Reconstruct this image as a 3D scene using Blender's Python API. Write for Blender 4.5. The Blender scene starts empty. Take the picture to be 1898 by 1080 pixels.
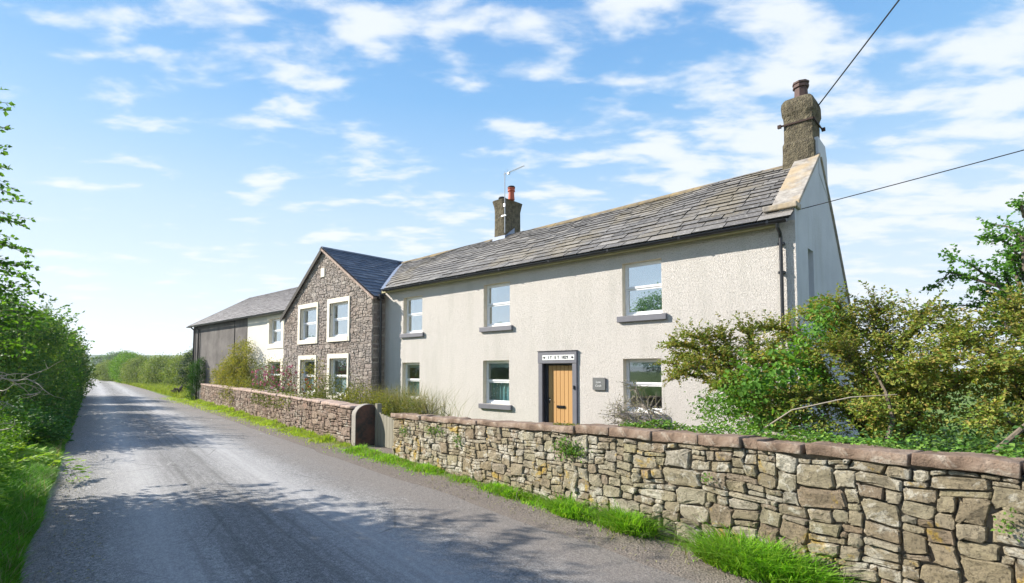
import bpy, math, random
import numpy as np
from mathutils import Vector, Matrix, noise
R = math.radians
SC = bpy.context.scene
C = SC.collection

# ---------------------------------------------------------------- camera
FPX, TH, AZ, CAMH = 977.0, R(3.1), R(47.9), 1.9
fh = Vector((-math.cos(AZ), math.sin(AZ), 0)); rt = Vector((math.sin(AZ), math.cos(AZ), 0)); up = Vector((0, 0, 1))
fw = fh*math.cos(TH) + up*math.sin(TH); uu = up*math.cos(TH) - fh*math.sin(TH)
cd = bpy.data.cameras.new('camera'); cam = bpy.data.objects.new('camera', cd); C.objects.link(cam)
M = Matrix((rt, uu, -fw)).transposed().to_4x4(); M.translation = (0, 0, CAMH)
cam.matrix_world = M
cd.sensor_width = 36; cd.lens = FPX/1898*36; cd.shift_y = 94/1898; cd.clip_end = 6000; cd.clip_start = .05
SC.camera = cam

# ---------------------------------------------------------------- light and sky
SUN = Vector((-1.8, -1.0, 1.2)).normalized()          # towards the sun
sl = bpy.data.lights.new('sun', 'SUN'); so = bpy.data.objects.new('sun', sl); C.objects.link(so)
sl.energy = 5.0; sl.angle = R(.5); sl.color = (1, .93, .82)
so.rotation_euler = SUN.to_track_quat('Z', 'Y').to_euler()
W = bpy.data.worlds.new('World'); SC.world = W; W.use_nodes = True
wn, wl = W.node_tree.nodes, W.node_tree.links
wn.clear()
def WN(t, **k):
    n = wn.new(t)
    for a, v in k.items(): setattr(n, a, v)
    return n
def wmath(op, a, b=None, c=None, clamp=False):
    n = WN('ShaderNodeMath', operation=op, use_clamp=clamp)
    for i, v in enumerate((a, b, c)):
        if v is None: continue
        if isinstance(v, (int, float)): n.inputs[i].default_value = v
        else: wl.new(v, n.inputs[i])
    return n.outputs[0]
sky = WN('ShaderNodeTexSky', sky_type='NISHITA', sun_disc=False, sun_elevation=math.asin(SUN.z),
         sun_rotation=math.atan2(SUN.x, SUN.y) % (2*math.pi), altitude=50, air_density=1.0, dust_density=.15, ozone_density=2.0)
tc = WN('ShaderNodeTexCoord'); sp = WN('ShaderNodeSeparateXYZ'); wl.new(tc.outputs['Generated'], sp.inputs[0])
zc = wmath('MAXIMUM', sp.outputs[2], 0.0)
dn = wmath('ADD', zc, .12)
ra = wmath('ADD', wmath('MULTIPLY', sp.outputs[0], rt.x), wmath('MULTIPLY', sp.outputs[1], rt.y)); rb = wmath('ADD', wmath('MULTIPLY', sp.outputs[0], fh.x), wmath('MULTIPLY', sp.outputs[1], fh.y))   # wind-aligned cloud axes
cx = wmath('DIVIDE', ra, dn); cy = wmath('DIVIDE', rb, dn)
cb = WN('ShaderNodeCombineXYZ'); wl.new(cx, cb.inputs[0]); wl.new(cy, cb.inputs[1])
mp = WN('ShaderNodeMapping'); wl.new(cb.outputs[0], mp.inputs[0])
mp.inputs['Rotation'].default_value = (0, 0, R(10)); mp.inputs['Scale'].default_value = (.8, 1.35, 1); mp.inputs['Location'].default_value = (2.9, 13.1, 0)
n1 = WN('ShaderNodeTexNoise'); n1.inputs['Scale'].default_value = 4.6; n1.inputs['Detail'].default_value = 9; n1.inputs['Roughness'].default_value = .53; n1.inputs['Distortion'].default_value = .15
n2 = WN('ShaderNodeTexNoise'); n2.inputs['Scale'].default_value = 1.1; n2.inputs['Detail'].default_value = 2
wl.new(mp.outputs[0], n1.inputs[0]); wl.new(mp.outputs[0], n2.inputs[0])
# more cloud towards the right of the view, less towards the left
side = wmath('ADD', wmath('MULTIPLY', sp.outputs[0], rt.x), wmath('MULTIPLY', sp.outputs[1], rt.y))
cov = wmath('ADD', wmath('ADD', n1.outputs[0], wmath('MULTIPLY', n2.outputs[0], .55)), wmath('MULTIPLY', side, .09))
rp = WN('ShaderNodeMapRange', interpolation_type='SMOOTHERSTEP'); wl.new(cov, rp.inputs[0])
rp.inputs[1].default_value = .71; rp.inputs[2].default_value = .96; rp.inputs[3].default_value = 0; rp.inputs[4].default_value = .9
# clear-sky colour: the Nishita sky pulled towards the deeper blue of a polarised summer sky, paler with air mass near the horizon
gr = WN('ShaderNodeValToRGB'); wl.new(zc, gr.inputs[0]); ge = gr.color_ramp.elements
def lin(r, g, b): return tuple(((c/255)**2.2) for c in (r, g, b)) + (1,)
stops = [(0.0, lin(240, 247, 254)), (.08, lin(233, 243, 254)), (.18, lin(216, 235, 252)), (.27, lin(198, 226, 252)), (.36, lin(168, 210, 249)), (.46, lin(134, 190, 243)), (.7, lin(84, 150, 222)), (1.0, lin(66, 128, 205))]
while len(ge) < len(stops): ge.new(.5)
for e_, (p_, c_) in zip(ge, stops): e_.position = p_; e_.color = c_
gs = WN('ShaderNodeVectorMath', operation='SCALE'); wl.new(gr.outputs[0], gs.inputs[0]); gs.inputs['Scale'].default_value = 1/(.15*2.12)
mh = WN('ShaderNodeMixRGB'); mh.inputs[0].default_value = .94; wl.new(sky.outputs[0], mh.inputs[1]); wl.new(gs.outputs[0], mh.inputs[2])
mc = WN('ShaderNodeMixRGB'); wl.new(rp.outputs[0], mc.inputs[0]); wl.new(mh.outputs[0], mc.inputs[1]); mc.inputs[2].default_value = (2.95, 3.1, 3.25, 1)
bg = WN('ShaderNodeBackground'); bg.inputs[1].default_value = .15; wl.new(mc.outputs[0], bg.inputs[0])
wo = WN('ShaderNodeOutputWorld'); wl.new(bg.outputs[0], wo.inputs[0])
SC.view_settings.view_transform = 'Standard'; SC.view_settings.look = 'None'; SC.view_settings.gamma = 1
SC.view_settings.exposure = 1.12

# ---------------------------------------------------------------- helpers
WL = {}
def P3(a): return np.asarray(a, dtype=np.float64).reshape(-1, 3)
def mesh_np(name, V, F, m, smooth=False):
    """V (n,3); F list of (k,4)/(k,3) index arrays or python lists of tuples"""
    me = bpy.data.meshes.new(name)
    if isinstance(F, list) and len(F) and isinstance(F[0], (tuple, list)):
        idx = np.array([i for f in F for i in f], dtype=np.int32); tot = np.array([len(f) for f in F], dtype=np.int32)
    else:
        arr = F if isinstance(F, list) else [F]
        idx = np.concatenate([a.ravel() for a in arr]).astype(np.int32)
        tot = np.concatenate([np.full(len(a), a.shape[1]) for a in arr]).astype(np.int32)
    me.vertices.add(len(V)); me.vertices.foreach_set('co', np.asarray(V, dtype=np.float32).ravel())
    me.loops.add(len(idx)); me.loops.foreach_set('vertex_index', idx)
    me.polygons.add(len(tot)); st = np.concatenate([[0], np.cumsum(tot)[:-1]]).astype(np.int32)
    me.polygons.foreach_set('loop_start', st); me.polygons.foreach_set('loop_total', tot)
    me.polygons.foreach_set('use_smooth', np.full(len(tot), bool(smooth)))
    me.update(calc_edges=True); me.validate()
    if m: me.materials.append(m)
    return me
def tag(o, label=None, cat=None, group=None, kind=None):
    if label: o['label'] = label
    if cat: o['category'] = cat
    if group: o['group'] = group
    if kind: o['kind'] = kind
    return o
def obj(name, V, F, m, parent=None, smooth=False, origin=None):
    V = P3(V)
    if origin is None: origin = np.array([(V[:, 0].min()+V[:, 0].max())/2, (V[:, 1].min()+V[:, 1].max())/2, V[:, 2].min()])
    origin = np.array(origin, dtype=float)
    me = mesh_np(name, V-origin, F, m, smooth)
    o = bpy.data.objects.new(name, me); C.objects.link(o)
    if parent is not None:
        o.parent = parent; o.location = Vector(origin) - WL[parent.name]
    else: o.location = origin
    WL[o.name] = Vector(origin)
    return o
def thing(name, label, cat, loc, group=None):
    o = bpy.data.objects.new(name, None); C.objects.link(o); o.location = loc; o.empty_display_size = .3
    WL[o.name] = Vector(loc); return tag(o, label, cat, group)
class MB:
    def __init__(s): s.V = []; s.F = []
    def add(s, V, F):
        b = len(s.V); s.V += [tuple(v) for v in V]; s.F += [tuple(i+b for i in f) for f in F]
    def box(s, x0, x1, y0, y1, z0, z1):
        s.add([(x0,y0,z0),(x1,y0,z0),(x1,y1,z0),(x0,y1,z0),(x0,y0,z1),(x1,y0,z1),(x1,y1,z1),(x0,y1,z1)],
              [(0,3,2,1),(4,5,6,7),(0,1,5,4),(1,2,6,5),(2,3,7,6),(3,0,4,7)])
    def quad(s, a, b, c, d): s.add([a,b,c,d], [(0,1,2,3)])
    def prism(s, poly, d):
        """poly: list of 3D points (ccw seen from +n), extruded by vector d"""
        n = len(poly); d = np.array(d)
        V = [np.array(p, float) for p in poly] + [np.array(p, float)+d for p in poly]
        s.add(V, [tuple(range(n))[::-1], tuple(range(n, 2*n))] + [(i, (i+1) % n, n+(i+1) % n, n+i) for i in range(n)])
    def tube(s, pts, rad, k=8, caps=True):
        pts = [np.array(p, float) for p in pts]; n = len(pts)
        if not hasattr(rad, '__len__'): rad = [rad]*n
        V = []; ref = None
        for i in range(n):
            t = pts[min(i+1, n-1)] - pts[max(i-1, 0)]; t = t/(np.linalg.norm(t)+1e-9)
            if ref is None: ref = np.array([0, 0, 1.]) if abs(t[2]) < .9 else np.array([1., 0, 0])
            a = np.cross(t, ref); a /= np.linalg.norm(a)+1e-9; b = np.cross(t, a); ref = -np.cross(t, a) if False else np.cross(a, t)
            for j in range(k):
                w = 2*math.pi*j/k; V.append(pts[i] + rad[i]*(math.cos(w)*a + math.sin(w)*b))
        F = [(i*k+j, i*k+(j+1) % k, (i+1)*k+(j+1) % k, (i+1)*k+j) for i in range(n-1) for j in range(k)]
        if caps: F += [tuple(range(k))[::-1], tuple(range((n-1)*k, n*k))]
        s.add(V, F)
    def lathe(s, c, prof, k=16):
        c = np.array(c, float); V = []
        for r, z in prof:
            for j in range(k):
                w = 2*math.pi*j/k; V.append(c + np.array([r*math.cos(w), r*math.sin(w), z]))
        n = len(prof)
        F = [(i*k+j, i*k+(j+1) % k, (i+1)*k+(j+1) % k, (i+1)*k+j) for i in range(n-1) for j in range(k)]
        s.add(V, F + [tuple(range(k))[::-1], tuple(range((n-1)*k, n*k))])
    def build(s, name, m, parent=None, smooth=False, origin=None): return obj(name, s.V, s.F, m, parent, smooth, origin)

# ---------------------------------------------------------------- materials
class Mat:
    def __init__(s, name, rough=.8, spec=.3):
        s.m = bpy.data.materials.new(name); s.m.use_nodes = True; s.nt = s.m.node_tree; s.n = s.nt.nodes; s.l = s.nt.links
        s.b = s.n['Principled BSDF']; s.out = s.n['Material Output']
        s.b.inputs['Roughness'].default_value = rough; s.b.inputs['Specular IOR Level'].default_value = spec
        s._tc = None
    def tc(s, k='Object'):
        if not s._tc: s._tc = s.n.new('ShaderNodeTexCoord')
        return s._tc.outputs[k]
    def noise(s, scale, detail=4, rough=.55, vec=None, dist=0, stretch=None, out=0):
        n = s.n.new('ShaderNodeTexNoise'); n.inputs['Scale'].default_value = scale; n.inputs['Detail'].default_value = detail
        n.inputs['Roughness'].default_value = rough; n.inputs['Distortion'].default_value = dist
        v = vec or s.tc()
        if stretch:
            mp = s.n.new('ShaderNodeMapping'); mp.inputs['Scale'].default_value = stretch; s.l.new(v, mp.inputs[0]); v = mp.outputs[0]
        s.l.new(v, n.inputs[0]); return n.outputs[out]
    def voro(s, scale, feature='F1', out='Distance', vec=None, rnd=1):
        n = s.n.new('ShaderNodeTexVoronoi'); n.feature = feature; n.inputs['Scale'].default_value = scale; n.inputs['Randomness'].default_value = rnd
        s.l.new(vec or s.tc(), n.inputs[0]); return n.outputs[out]
    def island(s):
        return s.n.new('ShaderNodeNewGeometry').outputs['Random Per Island']
    def ramp(s, f, stops, interp='LINEAR'):
        r = s.n.new('ShaderNodeValToRGB'); r.color_ramp.interpolation = interp; s.l.new(f, r.inputs[0])
        e = r.color_ramp.elements
        while len(e) < len(stops): e.new(.5)
        for i, (p, c) in enumerate(stops):
            e[i].position = p; e[i].color = (c if hasattr(c, '__len__') else (c, c, c)) + ((1,) if not hasattr(c, '__len__') or len(c) == 3 else ())
        return r.outputs[0]
    def mix(s, f, a, b, mode='MIX'):
        n = s.n.new('ShaderNodeMixRGB'); n.blend_type = mode
        for i, v in enumerate((f, a, b)):
            if isinstance(v, (int, float)): n.inputs[i].default_value = v if i == 0 else (v, v, v, 1)
            elif isinstance(v, tuple): n.inputs[i].default_value = v + (1,)
            else: s.l.new(v, n.inputs[i])
        return n.outputs[0]
    def math(s, op, a, b=None, clamp=False):
        n = s.n.new('ShaderNodeMath'); n.operation = op; n.use_clamp = clamp
        for i, v in enumerate((a, b)):
            if v is None: continue
            if isinstance(v, (int, float)): n.inputs[i].default_value = v
            else: s.l.new(v, n.inputs[i])
        return n.outputs[0]
    def color(s, c):
        if isinstance(c, tuple): s.b.inputs['Base Color'].default_value = c + (1,)
        else: s.l.new(c, s.b.inputs['Base Color'])
        return s
    def bump(s, h, strength=.5, dist=.01, prev=None):
        n = s.n.new('ShaderNodeBump'); n.inputs['Strength'].default_value = strength; n.inputs['Distance'].default_value = dist
        s.l.new(h, n.inputs['Height'])
        if prev is not None: s.l.new(prev, n.inputs['Normal'])
        s.l.new(n.outputs[0], s.b.inputs['Normal']); return n.outputs[0]
MT = {}
def simple(name, col, rough=.6, spec=.4, metal=0, bump=None):
    m = Mat(name, rough, spec); v = m.noise(6, 4); m.color(m.mix(v, tuple(c*.82 for c in col), tuple(min(1, c*1.15) for c in col)))
    m.b.inputs['Metallic'].default_value = metal
    if bump: m.bump(m.noise(bump[0], 5), bump[1], bump[2])
    MT[name] = m.m; return m.m

# roughcast render
m = Mat('roughcast', .95, .1)
grime = m.noise(.35, 5, .6); fine = m.noise(34, 3, .6)
c = m.mix(m.math('MULTIPLY', m.ramp(grime, [(.4, 0.), (.7, 1.)]), .55), (.71, .67, .635), (.615, .58, .545))
c = m.mix(m.ramp(fine, [(.3, 1.), (.5, 0.)]), c, (.50, .475, .43))
strk = m.noise(2.2, 4, .6, stretch=(1, 1, .12)); c = m.mix(m.math('MULTIPLY', m.ramp(strk, [(.48, 0.), (.72, 1.)]), .45), c, (.52, .505, .46))
m.color(c); p = m.bump(m.noise(38, 3, .75), 1, .022); m.bump(m.voro(70), 1, .016, p); MT['roughcast'] = m.m
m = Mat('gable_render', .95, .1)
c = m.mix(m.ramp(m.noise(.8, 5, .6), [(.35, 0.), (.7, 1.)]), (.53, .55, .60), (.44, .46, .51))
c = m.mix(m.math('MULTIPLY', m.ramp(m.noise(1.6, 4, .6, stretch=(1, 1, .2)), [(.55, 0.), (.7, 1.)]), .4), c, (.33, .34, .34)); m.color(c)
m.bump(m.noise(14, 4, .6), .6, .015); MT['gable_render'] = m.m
m = Mat('smooth_render', .9, .15)
m.color(m.mix(m.noise(.9, 5), (.60, .57, .51), (.72, .69, .62))); m.bump(m.noise(20, 4), .3, .006); MT['smooth_render'] = m.m
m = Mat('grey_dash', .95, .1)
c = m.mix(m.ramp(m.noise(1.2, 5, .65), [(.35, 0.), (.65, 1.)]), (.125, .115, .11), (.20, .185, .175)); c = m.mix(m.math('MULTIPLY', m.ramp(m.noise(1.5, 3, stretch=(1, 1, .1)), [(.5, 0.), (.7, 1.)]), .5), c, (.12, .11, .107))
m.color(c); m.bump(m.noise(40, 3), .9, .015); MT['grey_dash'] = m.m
simple('reveal_paint', (.66, .60, .49), .85, .2)
simple('surround_paint', (.76, .71, .60), .8, .2, bump=(25, .2, .004))
simple('upvc', (.80, .81, .83), .3, .5)
simple('black_plastic', (.012, .013, .016), .28, .5)
simple('grey_paint', (.155, .155, .18), .55, .35, bump=(30, .15, .004))
simple('dark_paint', (.035, .036, .045), .5, .3)
simple('lead', (.20, .24, .33), .45, .5, .3)
simple('iron', (.05, .03, .025), .8, .3)
simple('aluminium', (.5, .5, .5), .4, .5, .8)
simple('terracotta', (.42, .10, .055), .7, .3)
simple('sooty_pot', (.09, .055, .05), .75, .3)
simple('cowl', (.03, .035, .04), .6, .3)
simple('cable_rubber', (.02, .02, .022), .6, .3)
simple('verge_board', (.06, .055, .05), .8, .2)
simple('white_letter', (.75, .76, .75), .6, .3)
simple('black_letter', (.03, .03, .035), .6, .3)
simple('slate_edge', (.045, .043, .04), .9, .1)
# slates
def slate(name, cols, lichen, lic=(.34, .31, .18), lamt=.5, pale=(.42, .41, .38), pamt=.5):
    m = Mat(name, .62, .4); i = m.island()
    c = m.ramp(i, [(k/(len(cols)-1), q) for k, q in enumerate(cols)], 'LINEAR')
    c = m.mix(m.math('MULTIPLY', m.ramp(m.noise(11, 5, .7), [(.56, 0.), (.64, 1.)]), pamt), c, pale)
    c = m.mix(m.math('MULTIPLY', m.ramp(m.noise(.45, 6, .7), [(lichen, 0.), (lichen+.12, 1.)]), lamt), c, lic)
    c = m.mix(m.math('MULTIPLY', m.ramp(m.noise(30, 3, .7), [(.35, 1.), (.5, 0.)]), .4), c, (.04, .04, .042))
    m.color(c); m.bump(m.noise(18, 6, .7), .8, .012); MT[name] = m.m
slate('roof_slate', [(.10, .094, .088), (.165, .153, .143), (.12, .112, .104), (.21, .197, .182), (.138, .13, .123), (.26, .243, .222), (.088, .082, .077)], .53, pale=(.55, .54, .50), pamt=.4, lic=(.25, .205, .12), lamt=.5)
slate('wing_shade_slate', [(.045, .065, .10), (.08, .11, .155), (.06, .08, .12), (.14, .17, .21)], .8, pamt=.15)  # shade and sky reflection on the east slope painted in as dark blue
slate('extension_slate', [(.13, .115, .115), (.17, .155, .155), (.20, .185, .18), (.14, .13, .13)], .7, pamt=.35)
m = Mat('ridge_stone', .9, .15); c = m.mix(m.ramp(m.noise(3, 5, .7), [(.35, 0.), (.6, 1.)]), (.13, .115, .095), (.27, .205, .11)); m.color(c); m.bump(m.noise(20, 4), .6, .01); MT['ridge_stone'] = m.m
m = Mat('coping_slab', .9, .15)
c = m.mix(m.ramp(m.noise(5, 6, .7), [(.35, 0.), (.65, 1.)]), (.22, .20, .18), (.40, .37, .33))
c = m.mix(m.math('MULTIPLY', m.ramp(m.noise(1.1, 4, .6), [(.5, 0.), (.62, 1.)]), .6), c, (.42, .31, .17)); m.color(c); m.bump(m.noise(16, 5), .8, .015); MT['coping_slab'] = m.m
m = Mat('chimney_render', 1, .05)
c = m.mix(m.ramp(m.noise(7, 6, .75), [(.35, 0.), (.65, 1.)]), (.075, .065, .05), (.20, .175, .12)); m.color(c)
p = m.bump(m.noise(18, 4, .7), 1, .05); m.bump(m.voro(30), 1, .02, p); MT['chimney_render'] = m.m
# walling stone
def stone(name, cols, lic, licc=(.42, .27, .06), pale=(.55, .52, .45), lamt=.55, dark=(.06, .05, .04), bs=1., palecov=.58):
    m = Mat(name, .93, .15); i = m.island()
    c = m.ramp(i, [(k/(len(cols)-1), q) for k, q in enumerate(cols)])
    c = m.mix(m.ramp(m.noise(.3, 2), [(.42, 0.), (.6, 1.)]), c, m.mix(1., c, (.93, .87, .81), 'MULTIPLY'))
    c = m.mix(m.math('MULTIPLY', m.ramp(m.noise(5, 6, .7), [(.35, 1.), (.6, 0.)]), .55), c, tuple(x*.55 for x in cols[0]))
    c = m.mix(m.math('MULTIPLY', m.ramp(m.noise(3.2, 7, .72, dist=.6), [(palecov, 0.), (palecov+.05, 1.)]), .75), c, pale)
    c = m.mix(m.math('MULTIPLY', m.ramp(m.noise(2.1, 6, .75, dist=.5), [(lic, 0.), (lic+.06, 1.)]), lamt), c, licc)
    c = m.mix(m.math('MULTIPLY', m.ramp(m.noise(38, 5, .75), [(.38, 1.), (.49, 0.)]), .6), c, dark)
    m.color(c); p = m.bump(m.noise(10, 9, .78), 1*bs, .085); m.bump(m.noise(60, 4, .7), .7, .008, p); MT[name] = m.m
stone('rubble_near', [(.35, .30, .21), (.46, .42, .30), (.39, .335, .235), (.53, .49, .38), (.42, .37, .27), (.34, .265, .19), (.50, .475, .40), (.44, .40, .26)], .57, pale=(.66, .63, .54), palecov=.53, licc=(.56, .38, .07), lamt=.8)
stone('rubble_far', [(.28, .22, .18), (.40, .32, .27), (.32, .24, .20), (.44, .37, .31), (.36, .25, .20)], .72)
stone('rubble_wing', [(.36, .32, .295), (.47, .42, .385), (.41, .35, .32), (.56, .505, .46), (.34, .305, .285), (.47, .40, .355)], .8, palecov=.6)
stone('quoin_stone', [(.26, .22, .2), (.36, .31, .28), (.30, .24, .22)], .8)
simple('mortar', (.24, .20, .155), .95, .1, bump=(30, .8, .02))
simple('wing_mortar', (.38, .33, .29), .95, .1, bump=(30, .8, .02))
m = Mat('red_sandstone', .93, .12); i = m.island()
c = m.ramp(m.noise(4, 6, .7), [(.3, (.13, .092, .07)), (.5, (.255, .185, .14)), (.72, (.40, .32, .26))])
c = m.mix(m.math('MULTIPLY', m.ramp(m.noise(1.3, 6, .7, dist=.5), [(.56, 0.), (.62, 1.)]), .7), c, (.52, .47, .40)); m.color(c)
p = m.bump(m.noise(11, 8, .75), 1, .05); m.bump(m.noise(70, 3), .7, .008, p); MT['red_sandstone'] = m.m
m = Mat('pink_coping', .93, .12)
c = m.ramp(m.noise(5, 6, .7), [(.3, (.22, .16, .13)), (.55, (.42, .32, .27)), (.75, (.50, .42, .35))]); m.color(c)
m.bump(m.noise(10, 7, .7), 1, .03); MT['pink_coping'] = m.m
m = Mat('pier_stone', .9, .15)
c = m.mix(m.ramp(m.noise(2.2, 5, .7), [(.4, 0.), (.6, 1.)]), (.05, .045, .04), (.15, .075, .055)); m.color(c); m.bump(m.noise(18, 6), .8, .015); MT['pier_stone'] = m.m  # broad face: its shade is put into the dark colour, besides black algae
simple('pier_lit_edge', (.30, .28, .25), .95, .1, bump=(20, .8, .015))  # paler grey puts the sunlight on the slab's edges into the colour
m = Mat('weathered_wood', .9, .1); c = m.mix(m.noise(8, 5, .7, stretch=(1, 1, .08)), (.12, .11, .085), (.36, .34, .28)); m.color(c); m.bump(m.noise(20, 4, stretch=(1, 1, .08)), .6, .008); MT['weathered_wood'] = m.m
# oak door
m = Mat('oak', .5, .35)
c = m.mix(m.noise(7, 6, .6, stretch=(1, 1, .05), dist=.4), (.40, .215, .075), (.60, .36, .15)); m.color(c); m.bump(m.noise(30, 3, stretch=(1, 1, .05)), .2, .003); MT['oak'] = m.m
# panes: reflecting glass that also lets the room be seen
def pane(name, refl, tint):
    m = Mat(name); m.n.remove(m.b)
    g = m.n.new('ShaderNodeBsdfGlossy'); g.inputs['Roughness'].default_value = .015; g.inputs['Color'].default_value = (.93, .97, 1, 1)
    t = m.n.new('ShaderNodeBsdfTransparent'); t.inputs['Color'].default_value = tint + (1,)
    x = m.n.new('ShaderNodeMixShader'); x.inputs[0].default_value = refl; m.l.new(t.outputs[0], x.inputs[1]); m.l.new(g.outputs[0], x.inputs[2]); m.l.new(x.outputs[0], m.out.inputs[0]); MT[name] = m.m
pane('pane_glass', .5, (.75, .82, .84)); pane('lower_glass', .13, (.86, .93, .94))
m = Mat('patterned_curtain', .9, .1); c = m.mix(m.ramp(m.voro(12), [(.15, 1.), (.3, 0.)]), (.14, .27, .30), (.50, .62, .64)); m.color(c); MT['patterned_curtain'] = m.m
simple('plain_blind', (.50, .53, .56), .9, .1)
simple('pale_curtain', (.36, .40, .40), .9, .1)
# foliage
def leafmat(name, cols, trans=.35, rough=.62, spec=.18, big=.9):
    m = Mat(name, rough, spec); i = m.island()
    c = m.ramp(i, [(k/(len(cols)-1), q) for k, q in enumerate(cols)])
    v = m.noise(big, 3, .6); c2 = m.mix(m.ramp(v, [(.35, 0.), (.65, 1.)]), .72, 1.22); c = m.mix(1., c, c2, 'MULTIPLY')
    m.color(c)
    tr = m.n.new('ShaderNodeBsdfTranslucent'); m.l.new(m.mix(1., c, (1.25, 1.15, .5), 'MULTIPLY'), tr.inputs[0])
    x = m.n.new('ShaderNodeMixShader'); x.inputs[0].default_value = trans
    m.l.new(m.b.outputs[0], x.inputs[1]); m.l.new(tr.outputs[0], x.inputs[2]); m.l.new(x.outputs[0], m.out.inputs[0]); MT[name] = m.m
leafmat('tree_leaf', [(.05, .14, .025), (.08, .21, .03), (.13, .28, .04), (.06, .16, .035)], .45)
leafmat('hedge_leaf', [(.045, .12, .04), (.07, .17, .045), (.11, .22, .05), (.16, .26, .06), (.05, .14, .05)], .4)
leafmat('fern_leaf', [(.18, .36, .04), (.26, .46, .055), (.33, .50, .08), (.17, .34, .06)], .45)
leafmat('bramble_leaf', [(.05, .15, .035), (.08, .20, .04), (.04, .13, .04), (.12, .25, .05)])
leafmat('far_hedge_leaf', [(.11, .17, .05), (.15, .22, .06), (.19, .25, .08), (.12, .21, .04), (.23, .26, .12)])
leafmat('bright_leaf', [(.09, .22, .02), (.13, .28, .03), (.17, .32, .04)])
leafmat('holly_leaf', [(.02, .05, .02), (.03, .07, .03), (.04, .09, .035)], .1)
leafmat('conifer_leaf', [(.03, .11, .015), (.05, .16, .02), (.08, .21, .025)], .2)
leafmat('cotoneaster_leaf', [(.10, .18, .03), (.18, .27, .04), (.26, .31, .055), (.34, .31, .075), (.19, .30, .05), (.38, .27, .085), (.11, .20, .04)], .36)
leafmat('olive_leaf', [(.20, .23, .045), (.28, .29, .06), (.15, .20, .04), (.36, .32, .09), (.24, .28, .06)], .35)
leafmat('bindweed_leaf', [(.11, .27, .035), (.16, .34, .05), (.08, .21, .03), (.20, .36, .08)], .4)
leafmat('ivy_leaf', [(.07, .18, .025), (.11, .25, .035), (.17, .32, .05), (.22, .34, .07)], .3)
leafmat('golden_leaf', [(.20, .22, .02), (.27, .28, .03), (.14, .18, .03), (.30, .30, .08)], .35)
leafmat('rose_leaf', [(.10, .14, .035), (.14, .18, .04), (.20, .21, .07), (.08, .12, .03)], .3)
leafmat('straw', [(.26, .25, .13), (.32, .30, .18), (.22, .24, .10), (.18, .20, .09)], .3)
leafmat('grass_blade', [(.14, .34, .02), (.20, .45, .03), (.27, .52, .045), (.17, .38, .03), (.36, .52, .10)], .45, big=2.2)
leafmat('verge_blade', [(.07, .25, .015), (.10, .32, .02), (.14, .38, .025), (.20, .40, .05)], .4, big=2.2)
leafmat('field_blade', [(.18, .27, .03), (.24, .33, .04), (.30, .37, .07), (.16, .26, .03)], .4)
simple('pink_petal', (.55, .18, .26), .7, .2); simple('lilac_petal', (.42, .36, .62), .7, .2); simple('rust_petal', (.40, .10, .03), .7, .2)
m = Mat('bark', .95, .1); c = m.mix(m.noise(9, 6, .7), (.055, .045, .035), (.20, .17, .13)); m.color(c); m.bump(m.noise(25, 5), .8, .02); MT['bark'] = m.m
m = Mat('dead_bark', .95, .1); c = m.mix(m.noise(9, 6, .7), (.20, .17, .14), (.42, .38, .33)); m.color(c); MT['dead_bark'] = m.m

# ---------------------------------------------------------------- road frame  (t ahead along the lane, s to the right)
DV = np.array([-.9866, .1633, 0]); NV = np.array([.1633, .9866, 0])
def ts(t, s, z=0): return DV*t + NV*s + np.array([0, 0, z])
def bend(t): return -4.2*max(0, (t-75)/85)**2
RZ = math.atan2(-.1633, .9866)
def ground_h(t, s):
    """height of the open ground beside the lane"""
    z = 0.
    if s < -.5: z += .25*min(1, (-.5-s)/1.2)
    return z
rng = np.random.default_rng(7); random.seed(7)

# ground sheet, fields
m = Mat('field_grass', .95, .1)
c = m.ramp(m.noise(.012, 5, .6), [(.35, (.10, .17, .05)), (.5, (.16, .22, .07)), (.65, (.22, .25, .11))])
c = m.mix(.4, c, m.ramp(m.noise(1.5, 6, .7), [(.3, (.05, .09, .02)), (.7, (.17, .23, .06))])); m.color(c); m.bump(m.noise(6, 5), .6, .05); MT['field_grass'] = m.m
V = []; F = []
tt = list(np.linspace(-30, 60, 46)) + list(np.linspace(66, 400, 24)) + [600, 900, 1400, 2200]
ss = [-900, -400, -200, -100, -50, -30, -20, -12, -8, -5, -3, -2.4, -1.9, -1.5, -1.1, -.8, -.62, -.5, -.3] + list(np.linspace(4.4, 8, 6)) + [12, 20, 40, 80, 160, 400, 900, 1400]
ss = ss[:19] + [-.1, 1, 2, 3, 3.8, 4.1] + ss[19:]
for t in tt:
    for s in ss:
        z = ground_h(t, s) - .012 if s < 4.15 else -.012
        if -.5 <= s <= 4.15: z = -.02
        b = bend(t) if abs(s) < 12 else 0
        V.append(ts(t, s+b, z + .02*noise.noise(Vector((t*.7, s*.9, 0)))*(0 if -.6 < s < 6 else 1)))
n = len(ss)
F = [(i*n+j+1, i*n+j, (i+1)*n+j, (i+1)*n+j+1) for i in range(len(tt)-1) for j in range(n-1)]
tag(obj('ground', V, F, MT['field_grass'], origin=(0, 0, 0), smooth=True), kind='structure')
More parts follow.
